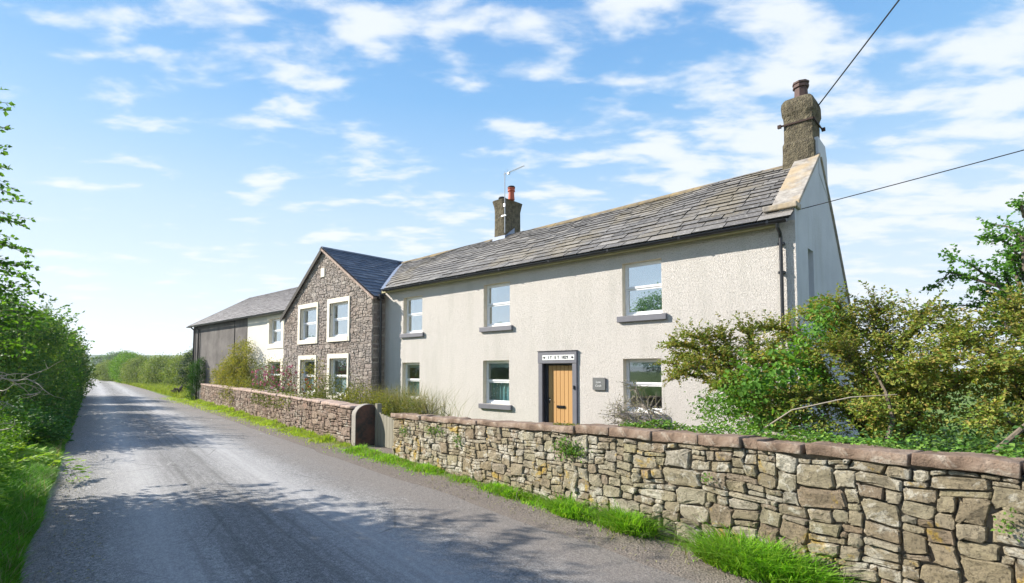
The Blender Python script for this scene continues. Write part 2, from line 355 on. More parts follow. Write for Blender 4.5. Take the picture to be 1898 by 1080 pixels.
# asphalt
m = Mat('asphalt', .75, .3)
tcv = m.tc(); sx = m.n.new('ShaderNodeSeparateXYZ'); m.l.new(tcv, sx.inputs[0]); sy = sx.outputs[1]
wv = m.math('ADD', sy, m.math('MULTIPLY', m.noise(.35, 3, .5), .5))
def band(c0, w):
    d = m.math('ABSOLUTE', m.math('SUBTRACT', wv, c0)); return m.math('SUBTRACT', 1., m.math('DIVIDE', d, w), True)
trk = m.math('ADD', m.math('MAXIMUM', band(.95, .62), band(2.75, .75)), 0.)
agg = m.ramp(m.math('ADD', m.math('MULTIPLY', m.noise(70, 3, .8), .6), m.math('MULTIPLY', m.noise(22, 4, .8), .4)), [(.38, (.05, .05, .052)), (.5, (.215, .212, .21)), (.62, (.50, .485, .46))])
c = m.mix(m.ramp(m.noise(.8, 6, .65, stretch=(.25, 1, 1)), [(.3, 0.), (.7, 1.)]), m.mix(1., agg, (.80, .80, .82), 'MULTIPLY'), agg)
c = m.mix(m.math('MULTIPLY', trk, .75), c, m.mix(.6, c, (.56, .555, .56)))
streak = m.ramp(m.noise(3.2, 4, .6, stretch=(.02, 1.6, 1)), [(.55, 0.), (.68, 1.)])
c = m.mix(m.math('MULTIPLY', streak, m.math('MULTIPLY', band(1.95, 1.3), .75)), c, (.10, .097, .093))
st2 = m.ramp(m.noise(9, 4, .7, stretch=(.03, 1.2, 1)), [(.48, 0.), (.66, 1.)]); c = m.mix(m.math('MULTIPLY', st2, m.math('ADD', m.math('MULTIPLY', band(1.9, 1.0), .65), .12)), c, (.13, .125, .12))
ck = m.voro(.55, 'DISTANCE_TO_EDGE', 'Distance', vec=None); ckm = m.math('MULTIPLY', m.ramp(ck, [(0., 1.), (.012, 0.)]), m.ramp(m.noise(.5, 3), [(.5, 0.), (.6, 1.)])); c = m.mix(m.math('MULTIPLY', ckm, .6), c, (.06, .058, .055))
edge = m.math('MAXIMUM', m.ramp(m.math('ADD', wv, m.math('MULTIPLY', m.noise(1.1, 5, .7), .8)), [(0, 0.), (1, 1.)]), 0.)
er = m.n.new('ShaderNodeMapRange'); m.l.new(m.math('ADD', wv, m.math('MULTIPLY', m.noise(1.4, 5, .7), .9)), er.inputs[0]); er.inputs[1].default_value = 3.6; er.inputs[2].default_value = 4.5
c = m.mix(m.math('MULTIPLY', er.outputs[0], .75), c, m.ramp(m.noise(60, 3, .75), [(.35, (.09, .078, .07)), (.65, (.29, .255, .225))]))
el = m.n.new('ShaderNodeMapRange'); m.l.new(m.math('ADD', wv, m.math('MULTIPLY', m.noise(2.4, 5, .7), .5)), el.inputs[0]); el.inputs[1].default_value = .5; el.inputs[2].default_value = -.1
c = m.mix(m.math('MULTIPLY', el.outputs[0], .5), c, m.ramp(m.noise(45, 3, .75), [(.35, (.10, .09, .075)), (.65, (.27, .24, .20))]))
# pale scuffs
sc = m.ramp(m.noise(1.7, 5, .8, dist=.5, stretch=(.5, 1.5, 1)), [(.63, 0.), (.66, 1.)]); c = m.mix(m.math('MULTIPLY', sc, .45), c, (.45, .44, .42))
m.color(c); p = m.bump(m.noise(75, 3, .75), .9, .012); m.bump(m.noise(1.2, 4), .3, .04, p); MT['asphalt'] = m.m
V = []; tt = list(np.arange(-14, 76, 1.5)) + list(np.arange(80, 215, 5)); nn = 13
for t in tt:
    w = 4.35 + (.25 if t < 8 else 0)
    for j in range(nn):
        q = j/(nn-1); s = -.5 + q*(w+.5)
        e = .10*noise.noise(Vector((t*.6, 3*q, 0))) if j in (0, nn-1) else 0
        V.append((-t, s + e + bend(t), .03*math.sin(math.pi*q) - (.006 if j in (0, nn-1) else 0)))
F = [(i*nn+j, (i+1)*nn+j, (i+1)*nn+j+1, i*nn+j+1)[::-1] for i in range(len(tt)-1) for j in range(nn-1)]
me = mesh_np('road', np.array(V), F, MT['asphalt'], True); ro = bpy.data.objects.new('road', me); C.objects.link(ro)
ro.rotation_euler = (0, 0, RZ); ro.location = (0, 0, .006); tag(ro, kind='structure')
# gravelly strip at the wall foot
m = Mat('wall_foot_dirt', .95, .1); m.color(m.ramp(m.noise(50, 5, .75), [(.3, (.07, .06, .052)), (.5, (.18, .155, .135)), (.7, (.34, .30, .26))])); m.bump(m.noise(50, 4), 1, .02); MT['dirt'] = m.m
V = []; tt = list(np.arange(-6, 46, 1.)); cr = [(4.0, -.004), (4.4, .012), (4.8, .03), (5.3, .04), (6.2, .04)]
for t in tt:
    for s, z in cr: V.append(ts(t, s, z + (.015*noise.noise(Vector((t*1.3, s*3, 0))) if s > 4.3 else 0)))
n = len(cr); F = [(i*n+j+1, i*n+j, (i+1)*n+j, (i+1)*n+j+1) for i in range(len(tt)-1) for j in range(n-1)]
tag(obj('roadside_dirt', V, F, MT['dirt'], smooth=True), kind='structure')
# raised garden bed behind the near wall
simple('soil', (.07, .055, .035), .95, .1, bump=(20, 1, .04))
V = []; tt = list(np.arange(-4, 10.6, .6)); cr = [(5.5, 0), (5.62, .8), (6.4, .85), (7.6, .8), (9, .55), (10.6, .1)]
for t in tt:
    k = min(1, max(0.05, (8.5-t)/3.5)); 
    for s, z in cr: V.append(ts(t, s, z*k + .05*noise.noise(Vector((t, s, 0)))+.02))
n = len(cr); F = [(i*n+j+1, i*n+j, (i+1)*n+j, (i+1)*n+j+1) for i in range(len(tt)-1) for j in range(n-1)]
tag(obj('garden_soil', V, F, MT['soil'], smooth=True), kind='structure')

# ---------------------------------------------------------------- rubble walling
def clip_poly(poly, planes):
    for a, b, c0 in planes:                      # keep a*u+b*v+c0 >= 0
        out = []
        for i in range(len(poly)):
            p, q = poly[i], poly[(i+1) % len(poly)]; dp = a*p[0]+b*p[1]+c0; dq = a*q[0]+b*q[1]+c0
            if dp >= 0: out.append(p)
            if (dp >= 0) != (dq >= 0):
                k = dp/(dp-dq); out.append((p[0]+(q[0]-p[0])*k, p[1]+(q[1]-p[1])*k))
        poly = out
        if len(poly) < 3: return []
    return poly
def rubble(U, H, mapf, rnd, cw=.065, ch=.05, szs=((6,3),(4,2),(3,2),(2,2),(7,1),(5,1),(3,1),(2,1),(5,4)), wts=(2,4,5,3,2,3,4,3,1), prot=.05, gap=.007, planes=(), skip=None, rings=4, warp=.035, bigfn=None):
    nu, nv = int(U/cw), int(H/ch); cw = U/nu; ch = H/nv
    used = np.zeros((nu, nv), bool); V = []; F = []
    wts = np.array(wts, float)/sum(wts)
    for j in range(nv):
        for i in range(nu):
            if used[i, j]: continue
            k = rnd.choice(len(szs), p=wts); a, b = szs[k]
            if bigfn and rnd.random() < bigfn(i*cw): a, b = a+2, b+1
            while True:
                if i+a <= nu and j+b <= nv and not used[i:i+a, j:j+b].any(): break
                if a > 1 and (a > b or b == 1): a -= 1
                elif b > 1: b -= 1
                else: break
            used[i:i+a, j:j+b] = True
            u0, u1, v0, v1 = i*cw, (i+a)*cw, j*ch, (j+b)*ch
            if skip and skip((u0+u1)/2, (v0+v1)/2): continue
            w, h = u1-u0, v1-v0; cu, cv = (u0+u1)/2, (v0+v1)/2
            npt = 16 if rings >= 4 else 10; poly = []
            ex = rnd.uniform(.2, .42)
            tl = rnd.uniform(-.06, .06); sk = rnd.uniform(-.12, .12)
            for q in range(npt):
                th = 2*math.pi*(q+.5)/npt; cc, sn = math.cos(th), math.sin(th)
                pu = math.copysign(abs(cc)**ex, cc)*(w/2-gap); pv = math.copysign(abs(sn)**ex, sn)*(h/2-gap)
                pu += sk*pv; pv += tl*pu*.6
                jt = .095*min(w, h); pu += rnd.uniform(-jt, jt); pv += rnd.uniform(-jt, jt)
                x, y = cu+pu, cv+pv
                nx = noise.noise(Vector((x*2.6, y*3.1, 1.7))); ny = noise.noise(Vector((x*2.2, y*2.9, 9.3)))
                poly.append((x+warp*nx*1.3, y+warp*ny))
            poly = [(min(max(x, 0), U), max(0, min(y, H))) for x, y in poly]
            if planes: poly = clip_poly(poly, planes)
            if len(poly) < 3: continue
            gx = sum(p[0] for p in poly)/len(poly); gy = sum(p[1] for p in poly)/len(poly)
            pr = prot*rnd.uniform(.45, 1.15); b0 = len(V); n = len(poly)
            tlu, tlv = rnd.uniform(-.25, .25)*pr/w*1.2, rnd.uniform(-.25, .25)*pr/h
            rs = ((1., -.02), (.985, .55), (.90, .93), (.5, 1.03)) if rings >= 4 else ((1., -.02), (.94, .8), (.6, 1.))
            for sc_, d in rs:
                for x, y in poly:
                    X, Y = gx+(x-gx)*sc_, gy+(y-gy)*sc_
                    dd = pr*d if d > 0 else d
                    if d > 0: dd += .6*pr*noise.noise(Vector((X*9+i, Y*9, 3))) + (X-gx)*tlu + (Y-gy)*tlv
                    V.append(mapf(X, Y, dd))
            V.append(mapf(gx, gy, pr*1.03)); nr = len(rs)
            for r_ in range(nr-1):
                for q in range(n): F.append((b0+r_*n+q, b0+r_*n+(q+1) % n, b0+(r_+1)*n+(q+1) % n, b0+(r_+1)*n+q))
            for q in range(n): F.append((b0+(nr-1)*n+q, b0+(nr-1)*n+(q+1) % n, b0+nr*n))
    return V, F
def slab(pts_fn, L, Wd, H, nu=10, nv=5, nh=3, rnd=None, rough=.012, bev=.02):
    """irregular rounded slab in local (u,v,w): u along, v across, w up; pts_fn maps to world"""
    MBo = MB(); seed = rnd.uniform(0, 100)
    def prt(u, v, w):
        # round the edges
        du = min(u, L-u); dv = min(v, Wd-v); dw = min(w, H-w)
        cu, cv, cw_ = L/2-u, Wd/2-v, H/2-w
        ins = lambda d: max(0, 1-d/bev) if bev else 0
        e = (ins(du)+ins(dv)+ins(dw))
        k = max(0, e-1)*bev*.38
        v2 = np.array([u+np.sign(cu)*k*ins(du), v+np.sign(cv)*k*ins(dv), w+np.sign(cw_)*k*ins(dw)])
        nz = noise.noise_vector(Vector((u*4+seed, v*4, w*4)))*rough*1.4 + noise.noise_vector(Vector((u*13+seed, v*13, w*13)))*rough*.5
        return pts_fn(*(v2+np.array(nz)))
    us = [0, bev] + list(np.linspace(bev, L-bev, nu)[1:-1]) + [L-bev, L]
    vs = [0, bev] + list(np.linspace(bev, Wd-bev, nv)[1:-1]) + [Wd-bev, Wd]
    ws = [0, bev] + ([H/2] if nh > 2 else []) + [H-bev, H]
    idx = {}; V = []
    def vid(i, j, k):
        if (i, j, k) not in idx: idx[(i, j, k)] = len(V); V.append(prt(us[i], vs[j], ws[k]))
        return idx[(i, j, k)]
    F = []; a, b, c_ = len(us)-1, len(vs)-1, len(ws)-1
    for i in range(a):
        for j in range(b):
            F.append((vid(i,j,0), vid(i,j+1,0), vid(i+1,j+1,0), vid(i+1,j,0))); F.append((vid(i,j,c_), vid(i+1,j,c_), vid(i+1,j+1,c_), vid(i,j+1,c_)))
    for i in range(a):
        for k in range(c_):
            F.append((vid(i,0,k), vid(i+1,0,k), vid(i+1,0,k+1), vid(i,0,k+1))); F.append((vid(i,b,k), vid(i,b,k+1), vid(i+1,b,k+1), vid(i+1,b,k)))
    for j in range(b):
        for k in range(c_):
            F.append((vid(0,j,k), vid(0,j,k+1), vid(0,j+1,k+1), vid(0,j+1,k))); F.append((vid(a,j,k), vid(a,j+1,k), vid(a,j+1,k+1), vid(a,j,k+1)))
    return V, F

# near wall: u runs from its gate end towards the camera's right
NW0, NW1 = 10.55, -3.4
def nw_top(t): return np.interp(t, [-3.4, 0, 2.2, 4.3, 10.6], [1.165, 1.155, 1.135, 1.075, .885])
def nw_s(t): return 5.15
rn = np.random.default_rng(11)
nw = thing('garden_wall', 'rubble stone garden wall with long red sandstone copings in the right foreground', 'wall', tuple(ts(4, 5.3)), 'stone garden walls')
def nwmap(u, v, d):
    t = NW0-u; return ts(t, nw_s(t)-d, v*nw_top(t))
V, F = rubble(NW0-NW1, 1.0, nwmap, rn, prot=.05, bigfn=lambda u: .03 if u < 5 else (.2 if u < 8 else .5), cw=.06, ch=.05, gap=.004, warp=.05)
obj('rubble_face', V, F, MT['rubble_near'], nw, smooth=False)
mb = MB()
for a in np.arange(NW1, NW0-.04, .5):
    b = min(a+.5, NW0-.03); 
    P = lambda t, s, z: tuple(ts(t, s, z))
    mb.quad(P(b, 5.165, -.1), P(a, 5.165, -.1), P(a, 5.165, nw_top(a)), P(b, 5.165, nw_top(b)))
    mb.quad(P(a, 5.5, -.1), P(b, 5.5, -.1), P(b, 5.5, nw_top(b)), P(a, 5.5, nw_top(a)))
    mb.quad(P(b, 5.165, nw_top(b)), P(a, 5.165, nw_top(a)), P(a, 5.5, nw_top(a)), P(b, 5.5, nw_top(b)))
mb.quad(P(NW0-.03, 5.5, -.1), P(NW0-.03, 5.165, -.1), P(NW0-.03, 5.165, .885), P(NW0-.03, 5.5, .885))
mb.build('mortar_core', MT['mortar'], nw)
V, F = rubble(.36, 1.0, lambda u, v, d: ts(NW0-.03+d, 5.15+(.36-u), v*.885), rn, prot=.03)
obj('end_face', V, F, MT['rubble_near'], nw)
t = NW0+.05; cuts = [9.3, 8.2, 7.35, 6.2, 5.05, 4.45, 3.8, 3.2, 2.72, 2.55, 2.13, 1.32, .68, -.1, -1.0, -2.0, -3.3]
# joints placed where the photograph shows them
for c1 in cuts:
    L = t-c1; th = .10 + rn.uniform(-.012, .015); off = rn.uniform(-.015, .015); dz = rn.uniform(-.006, .008)
    if t > 7.3: th *= .85
    def fn(u, v, w, t=t, off=off, dz=dz, L=L, th=th):
        tq = t-u; k = v/.47; ws = w if w < th*.4 else w - .02*(k if k < 1 else 1)
        return ts(tq, 5.09+off+v, nw_top(tq)+.004+dz+ws)
    V, F = slab(fn, L-.022, .47, th, nu=max(6, int(L/.05)), nv=8, rnd=rn, rough=.014, bev=.009)
    obj('coping_stone', V, F, MT['red_sandstone'], nw, smooth=True)
    t = c1
# far wall
FW0, FW1 = 37.6, 12.88
def fw_s(t): return np.interp(t, [12, 24, 33, 38], [5.12, 5.19, 5.28, 5.34])
def fw_top(t): return np.interp(t, [12, 20.9, 21, 42], [.93, 1.0, 1.0, 1.0])
fwl = thing('garden_wall', 'long stone garden wall beyond the gate, running down the lane past the stone gable', 'wall', tuple(ts(26, 5.4)), 'stone garden walls')
V, F = rubble(FW0-FW1, 1.0, lambda u, v, d: ts(FW0-u, fw_s(FW0-u)-d, v*fw_top(FW0-u)), rn, cw=.085, ch=.062, prot=.05, rings=3, gap=.008, warp=.04)
obj('rubble_face', V, F, MT['rubble_far'], fwl)
mb = MB(); ar = list(np.arange(FW1+.02, FW0, 1.0)) + [FW0]
for a, b in zip(ar[:-1], ar[1:]):
    sa, sb, za, zb = fw_s(a)+.015, fw_s(b)+.015, fw_top(a), fw_top(b)
    mb.quad(P(b, sb, -.1), P(a, sa, -.1), P(a, sa, za), P(b, sb, zb)); mb.quad(P(a, sa+.4, -.1), P(b, sb+.4, -.1), P(b, sb+.4, zb), P(a, sa+.4, za))
    mb.quad(P(b, sb, zb), P(a, sa, za), P(a, sa+.4, za), P(b, sb+.4, zb))
mb.build('mortar_core', MT['mortar'], fwl)
t = 12.87
while t < FW0-.2:
    L = min(rn.uniform(.55, 1.0), FW0-t+.05); th = .075 + rn.uniform(-.008, .012) + (.02 if t > 21 else 0); off = rn.uniform(-.015, .015)
    fn = lambda u, v, w, t=t, off=off: ts(t+u, fw_s(t+u)-.045+off+v, fw_top(t+u)+.004+w)
    V, F = slab(lambda u, v, w, f=fn, L=L: f(L-.014-u, v, w), L-.014, .5, th, nu=max(4, int(L/.2)), nv=4, rnd=rn, rough=.014, bev=.02)
    obj('coping_stone', V, F, MT['pink_coping'], fwl, smooth=True); t += L
# gate pier: upright round-headed slab
mb = MB(); poly = []
w2 = .34
for q in range(17):
    a = math.pi*q/16; poly.append((5.44 + w2*math.cos(a), .80 + .27*math.sin(a)))
prof = [(5.44+w2, -.1)] + poly + [(5.44-w2, -.1)]
mb.prism([tuple(ts(12.85, s, z)) for s, z in prof], tuple(ts(-.27, 0)))
o = mb.build('gate_pier', MT['pier_stone']); o.data.materials.append(MT['pier_lit_edge'])
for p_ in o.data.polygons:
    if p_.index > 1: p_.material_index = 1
tag(o, 'upright round headed stone slab at the garden gateway, its side dark and red', 'gate pier')
bv = o.modifiers.new('bevel', 'BEVEL'); bv.width = .02; bv.segments = 2; bv.limit_method = 'ANGLE'
# gate
g = thing('garden_gate', 'low weathered wooden garden gate closing the gap between the stone walls', 'gate', tuple(ts(11.2, 5.66)))
mb = MB()
def tbox(mb, t0, t1, s0, s1, z0, z1):
    mb.add([tuple(ts(t, s, z)) for z in (z0, z1) for t, s in ((t0, s0), (t1, s0), (t1, s1), (t0, s1))],
           [(0,1,2,3),(7,6,5,4),(4,5,1,0),(5,6,2,1),(6,7,3,2),(7,4,0,3)])
tbox(mb, 12.40, 12.52, 5.58, 5.70, 0, 1.08); mb.build('hanging_post', MT['weathered_wood'], g)
mb = MB()
for i in range(11):
    a = 10.62+i*.161; tbox(mb, a, a+.153, 5.60, 5.62, .06, .88 - .10*math.sin(math.pi*(i+.5)/11))
mb.build('board_panel', MT['weathered_wood'], g)
mb = MB(); tbox(mb, 10.62, 12.39, 5.625, 5.66, .15, .25); tbox(mb, 10.62, 12.39, 5.625, 5.66, .60, .70); mb.build('rail', MT['weathered_wood'], g)

# ---------------------------------------------------------------- farmhouse
FH = thing('farmhouse', 'long cream roughcast farmhouse with slate roofs, stone cross gable and grey rendered far end', 'house', (-20, 14, 0))
YF = 11.8; XR = -2.84; XL = -17.27
ups = [(-6.87, -5.79, 3.28, 4.63), (-11.88, -10.75, 3.28, 4.63), (-16.12, -15.0, 3.27, 4.61)]
los = [(-6.87, -5.83, .87, 2.2), (-11.9, -10.78, .87, 2.22), (-16.15, -15.12, .87, 2.2)]
door = (-9.46, -8.42, 0, 2.12)
def wall_xz(mb, x0, x1, z0, z1, Y, holes):
    xs = sorted(set([x0, x1] + [h[0] for h in holes] + [h[1] for h in holes])); zs = sorted(set([z0, z1] + [h[2] for h in holes] + [h[3] for h in holes]))
    for a, b in zip(xs[:-1], xs[1:]):
        for c0, d in zip(zs[:-1], zs[1:]):
            mx, mz = (a+b)/2, (c0+d)/2
            if any(h[0] < mx < h[1] and h[2] < mz < h[3] for h in holes): continue
            mb.quad((a, Y, c0), (b, Y, c0), (b, Y, d), (a, Y, d))
def reveals(mb, h, Y, d):
    x0, x1, z0, z1 = h
    mb.quad((x0, Y, z0), (x0, Y+d, z0), (x0, Y+d, z1), (x0, Y, z1)); mb.quad((x1, Y+d, z0), (x1, Y, z0), (x1, Y, z1), (x1, Y+d, z1))
    mb.quad((x0, Y, z1), (x0, Y+d, z1), (x1, Y+d, z1), (x1, Y, z1)); mb.quad((x0, Y+d, z0), (x0, Y, z0), (x1, Y, z0), (x1, Y+d, z0))
mb = MB(); wall_xz(mb, XL, XR, 0, 5.0, YF, ups+los+[door]); o = mb.build('front_wall', MT['roughcast'], FH)
mb = MB(); reveals(mb, door, YF, .30); mb.build('door_reveal', MT['dark_paint'], FH)
# east gable wall with a slit window
gp = [(11.8, 0), (18.2, 0), (18.2, 2.62), (17.31, 3.59), (15.31, 5.85), (14.55, 6.86), (14.14, 7.0), (12.12, 5.38), (11.8, 5.30)]
sl_ = (12.78, 13.26, 3.33, 4.58)
mb = MB()
top = lambda y: float(np.interp(y, [11.8, 12.12, 14.14, 14.55, 15.31, 17.31, 18.2], [5.30, 5.38, 7.0, 6.86, 5.85, 3.59, 2.62]))
ys = [11.8, 12.12, 12.78, 13.26, 14.14, 14.55, 15.31, 17.31, 18.2]
for a, b in zip(ys[:-1], ys[1:]):
    segs = [(0, sl_[2]), (sl_[3], None)] if a == 12.78 else [(0, None)]
    for z0, z1 in segs: mb.quad((XR, a, z0), (XR, b, z0), (XR, b, z1 if z1 else top(b)), (XR, a, z1 if z1 else top(a)))
mb.quad((XR-.3, 11.8, 5.0), (XR, 11.8, 5.0), (XR, 11.8, 5.30), (XR-.3, 11.8, 5.30)); mb.quad((XR-.3, 12.1, 5.38), (XR-.3, 11.8, 5.30), (XR, 11.8, 5.30), (XR, 12.12, 5.38)); mb.quad((XR-.3, 12.1, 5.0), (XR-.3, 11.8, 5.0), (XR-.3, 11.8, 5.3), (XR-.3, 12.1, 5.38))
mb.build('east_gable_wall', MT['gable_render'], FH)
mb = MB(); y0, y1, z0, z1 = sl_; d = -.22
mb.quad((XR, y0, z0), (XR+d, y0, z0), (XR+d, y0, z1), (XR, y0, z1)); mb.quad((XR+d, y1, z0), (XR, y1, z0), (XR, y1, z1), (XR+d, y1, z1))
mb.quad((XR, y0, z1), (XR+d, y0, z1), (XR+d, y1, z1), (XR, y1, z1)); mb.quad((XR+d, y0, z0), (XR, y0, z0), (XR, y1, z0), (XR+d, y1, z0))
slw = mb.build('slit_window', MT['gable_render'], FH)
mb = MB(); mb.box(XR-.18, XR-.14, y0, y0+.05, z0, z1); mb.box(XR-.18, XR-.14, y1-.05, y1, z0, z1); mb.box(XR-.18, XR-.14, y0+.05, y1-.05, z0, z0+.05); mb.box(XR-.18, XR-.14, y0+.05, y1-.05, z1-.05, z1); mb.build('frame', MT['upvc'], slw)
mb = MB(); mb.box(XR-.166, XR-.16, y0+.05, y1-.05, z0+.05, z1-.05); mb.build('pane', MT['lower_glass'], slw)
mb = MB(); mb.box(XR-.1, XR+.07, y0-.12, y1+.14, z0-.17, z0-.002); mb.build('sill', MT['dark_paint'], slw)
# other outer walls
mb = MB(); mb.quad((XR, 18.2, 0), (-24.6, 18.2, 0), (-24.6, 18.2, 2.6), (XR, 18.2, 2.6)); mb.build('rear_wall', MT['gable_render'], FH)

def window(h, Y, d=.15, glass='pane_glass', sill=True, blind=None, split=.52, rev=True):
    x0, x1, z0, z1 = h; y = Y+d
    mb = MB(); f = .045
    mb.box(x0+.004, x0+f, y, y+.07, z0+.004, z1-.004); mb.box(x1-f, x1-.004, y, y+.07, z0+.004, z1-.004)
    mb.box(x0+f, x1-f, y, y+.07, z1-f-.01, z1-.004); mb.box(x0+f, x1-f, y-.015, y+.07, z0+.004, z0+.06)
    w = mb.build('window', MT['upvc'], FH)
    zm = z0 + (z1-z0)*split; s_ = .035
    if rev and sill: mb = MB(); reveals(mb, h, Y, .34); mb.build('reveal', MT['reveal_paint'], w)
    mb = MB()                                               # upper sash stands forward
    for a, b, c0, e in ((x0+f, x0+f+s_, zm, z1-f-.01), (x1-f-s_, x1-f, zm, z1-f-.01), (x0+f+s_, x1-f-s_, z1-f-.01-s_, z1-f-.01), (x0+f+s_, x1-f-s_, zm, zm+.055)):
        mb.box(a, b, y+.004, y+.045, c0, e)
    mb.build('upper_sash', MT['upvc'], w)
    mb = MB()
    for a, b, c0, e in ((x0+f, x0+f+s_, z0+.06, zm-.002), (x1-f-s_, x1-f, z0+.06, zm-.002), (x0+f+s_, x1-f-s_, z0+.06, z0+.06+.05), (x0+f+s_, x1-f-s_, zm-.045, zm-.002)):
        mb.box(a, b, y+.022, y+.06, c0, e)
    mb.build('lower_sash', MT['upvc'], w)
    mb = MB(); mb.box(x0+f+s_, x1-f-s_, y+.022, y+.028, zm+.055, z1-f-.01-s_); mb.build('pane', MT[glass], w)
    mb = MB(); mb.box(x0+f+s_, x1-f-s_, y+.038, y+.044, z0+.11, zm-.045); mb.build('pane', MT[glass], w)
    if sill:
        mb = MB(); mb.box(x0-.13, x1+.13, Y-.075, Y+d-.003, z0-.15, z0-.003); o = mb.build('sill', MT['grey_paint'], w)
        bv = o.modifiers.new('bevel', 'BEVEL'); bv.width = .008; bv.segments = 2
    if blind:
        for k, a, b in blind:
            nm = 'blind' if k == 'plain_blind' else 'curtain'
            mb = MB(); n_ = 30; V = []
            xa, xb = (x0+f, x1-f)
            if k == 'side': xa, xb = x0+f, x0+f+.22*(x1-x0)
            for i in range(n_+1):
                q = i/n_; xx = xa+(xb-xa)*q; yy = y+.13+(.018*math.sin(q*38) if k != 'plain_blind' else 0)
                V += [(xx, yy, z0+a*(z1-z0)), (xx, yy, z0+b*(z1-z0))]
            mb.add(V, [(2*i, 2*i+2, 2*i+3, 2*i+1) for i in range(n_)]); mb.build(nm, MT['pale_curtain' if k == 'side' else k], w)
    return w
window(ups[0], YF, blind=[('plain_blind', .02, .98)])
window(ups[1], YF, blind=[('side', .02, .98)]); window(ups[2], YF, blind=[('side', .02, .98)])
window(los[0], YF, glass='lower_glass', blind=[('plain_blind', .84, .98)])
window(los[1], YF, glass='lower_glass', blind=[('patterned_curtain', .02, .52), ('plain_blind', .84, .98)])
window(los[2], YF, glass='lower_glass', blind=[('patterned_curtain', .02, .50), ('plain_blind', .86, .98)])
# door
mb = MB()
mb.box(-9.61, -9.461, YF-.045, YF+.10, 0, 2.10); mb.box(-8.419, -8.27, YF-.045, YF+.10, 0, 2.10); mb.box(-9.62, -8.26, YF-.055, YF+.10, 2.103, 2.44)
dw = mb.build('door_surround', MT['grey_paint'], FH)
bv = dw.modifiers.new('bevel', 'BEVEL'); bv.width = .012; bv.segments = 2
mb = MB(); mb.box(-9.63, -8.25, YF-.07, YF+.02, 2.443, 2.462); mb.build('drip_mould', MT['dark_paint'], dw)
mb = MB(); mb.box(-9.44, -8.33, YF-.062, YF-.0555, 2.20, 2.34); mb.build('date_panel', MT['white_letter'], dw)
def text(s, size, loc, m, name, parent, ext=.003, rotz=0):
    cu = bpy.data.curves.new('t', 'FONT'); cu.body = s; cu.size = size; cu.extrude = ext; cu.align_x = 'CENTER'; cu.align_y = 'CENTER'; cu.resolution_u = 3
    o = bpy.data.objects.new('t', cu); C.objects.link(o); dg = bpy.context.evaluated_depsgraph_get(); me = bpy.data.meshes.new_from_object(o.evaluated_get(dg))
    bpy.data.objects.remove(o); bpy.data.curves.remove(cu); me.name = name; me.materials.clear(); me.materials.append(m)
    q = bpy.data.objects.new(name, me); C.objects.link(q); q.rotation_euler = (R(90), 0, rotz)
    q.parent = parent; q.location = Vector(loc)-(WL[parent.name] if parent else Vector((0, 0, 0))); return q
text('I T : E T  1829', .12, (-8.885, YF-.066, 2.27), MT['black_letter'], 'date_lettering', dw)
for xx in (-9.37, -8.40):
    mb = MB(); mb.prism([(xx-.05, YF-.063, 2.27), (xx, YF-.063, 2.235), (xx+.05, YF-.063, 2.27), (xx, YF-.063, 2.305)], (0, -.004, 0)); mb.build('panel_rosette', MT['black_letter'], dw)
yd = YF+.12
mb = MB(); mb.box(-9.458, -9.36, yd-.02, yd+.06, 0, 2.115); mb.box(-8.52, -8.422, yd-.02, yd+.06, 0, 2.115); mb.box(-9.36, -8.52, yd-.02, yd+.06, 2.05, 2.115)
mb.build('door_frame', MT['dark_paint'], FH)
dl = None; mb = MB(); w_ = .84/6
for i in range(6):
    a = -9.36+i*w_; mb.box(a+.004, a+w_-.004, yd, yd+.04, .02, 2.048)
dl = mb.build('door', MT['oak'], FH); bv = dl.modifiers.new('bevel', 'BEVEL'); bv.width = .006; bv.segments = 2
mb = MB(); mb.box(-9.06, -8.78, yd-.025, yd-.001, .86, .93); mb.box(-9.03, -8.81, yd-.035, yd-.026, .875, .915); mb.build('letterbox', MT['black_plastic'], dl)
mb = MB(); mb.box(-9.335, -9.30, yd-.012, yd-.001, .98, 1.14); mb.tube([(-9.317, yd-.01, 1.08), (-9.317, yd-.05, 1.08), (-9.25, yd-.055, 1.08)], .009); mb.build('handle', MT['black_plastic'], dl)
mb = MB(); mb.box(-9.36, -8.52, yd+.041, yd+.05, .02, 2.05); mb.build('door_backing', MT['dark_paint'], dl)
mb = MB(); mb.box(-8.375, -8.335, YF-.07, YF-.046, 1.40, 1.50); mb.build('bell_push', MT['black_plastic'], dw)
mb = MB(); mb.box(-9.65, -8.23, YF-.45, YF+.3, -.05, .13); mb.build('doorstep', MT['grey_paint'], FH)

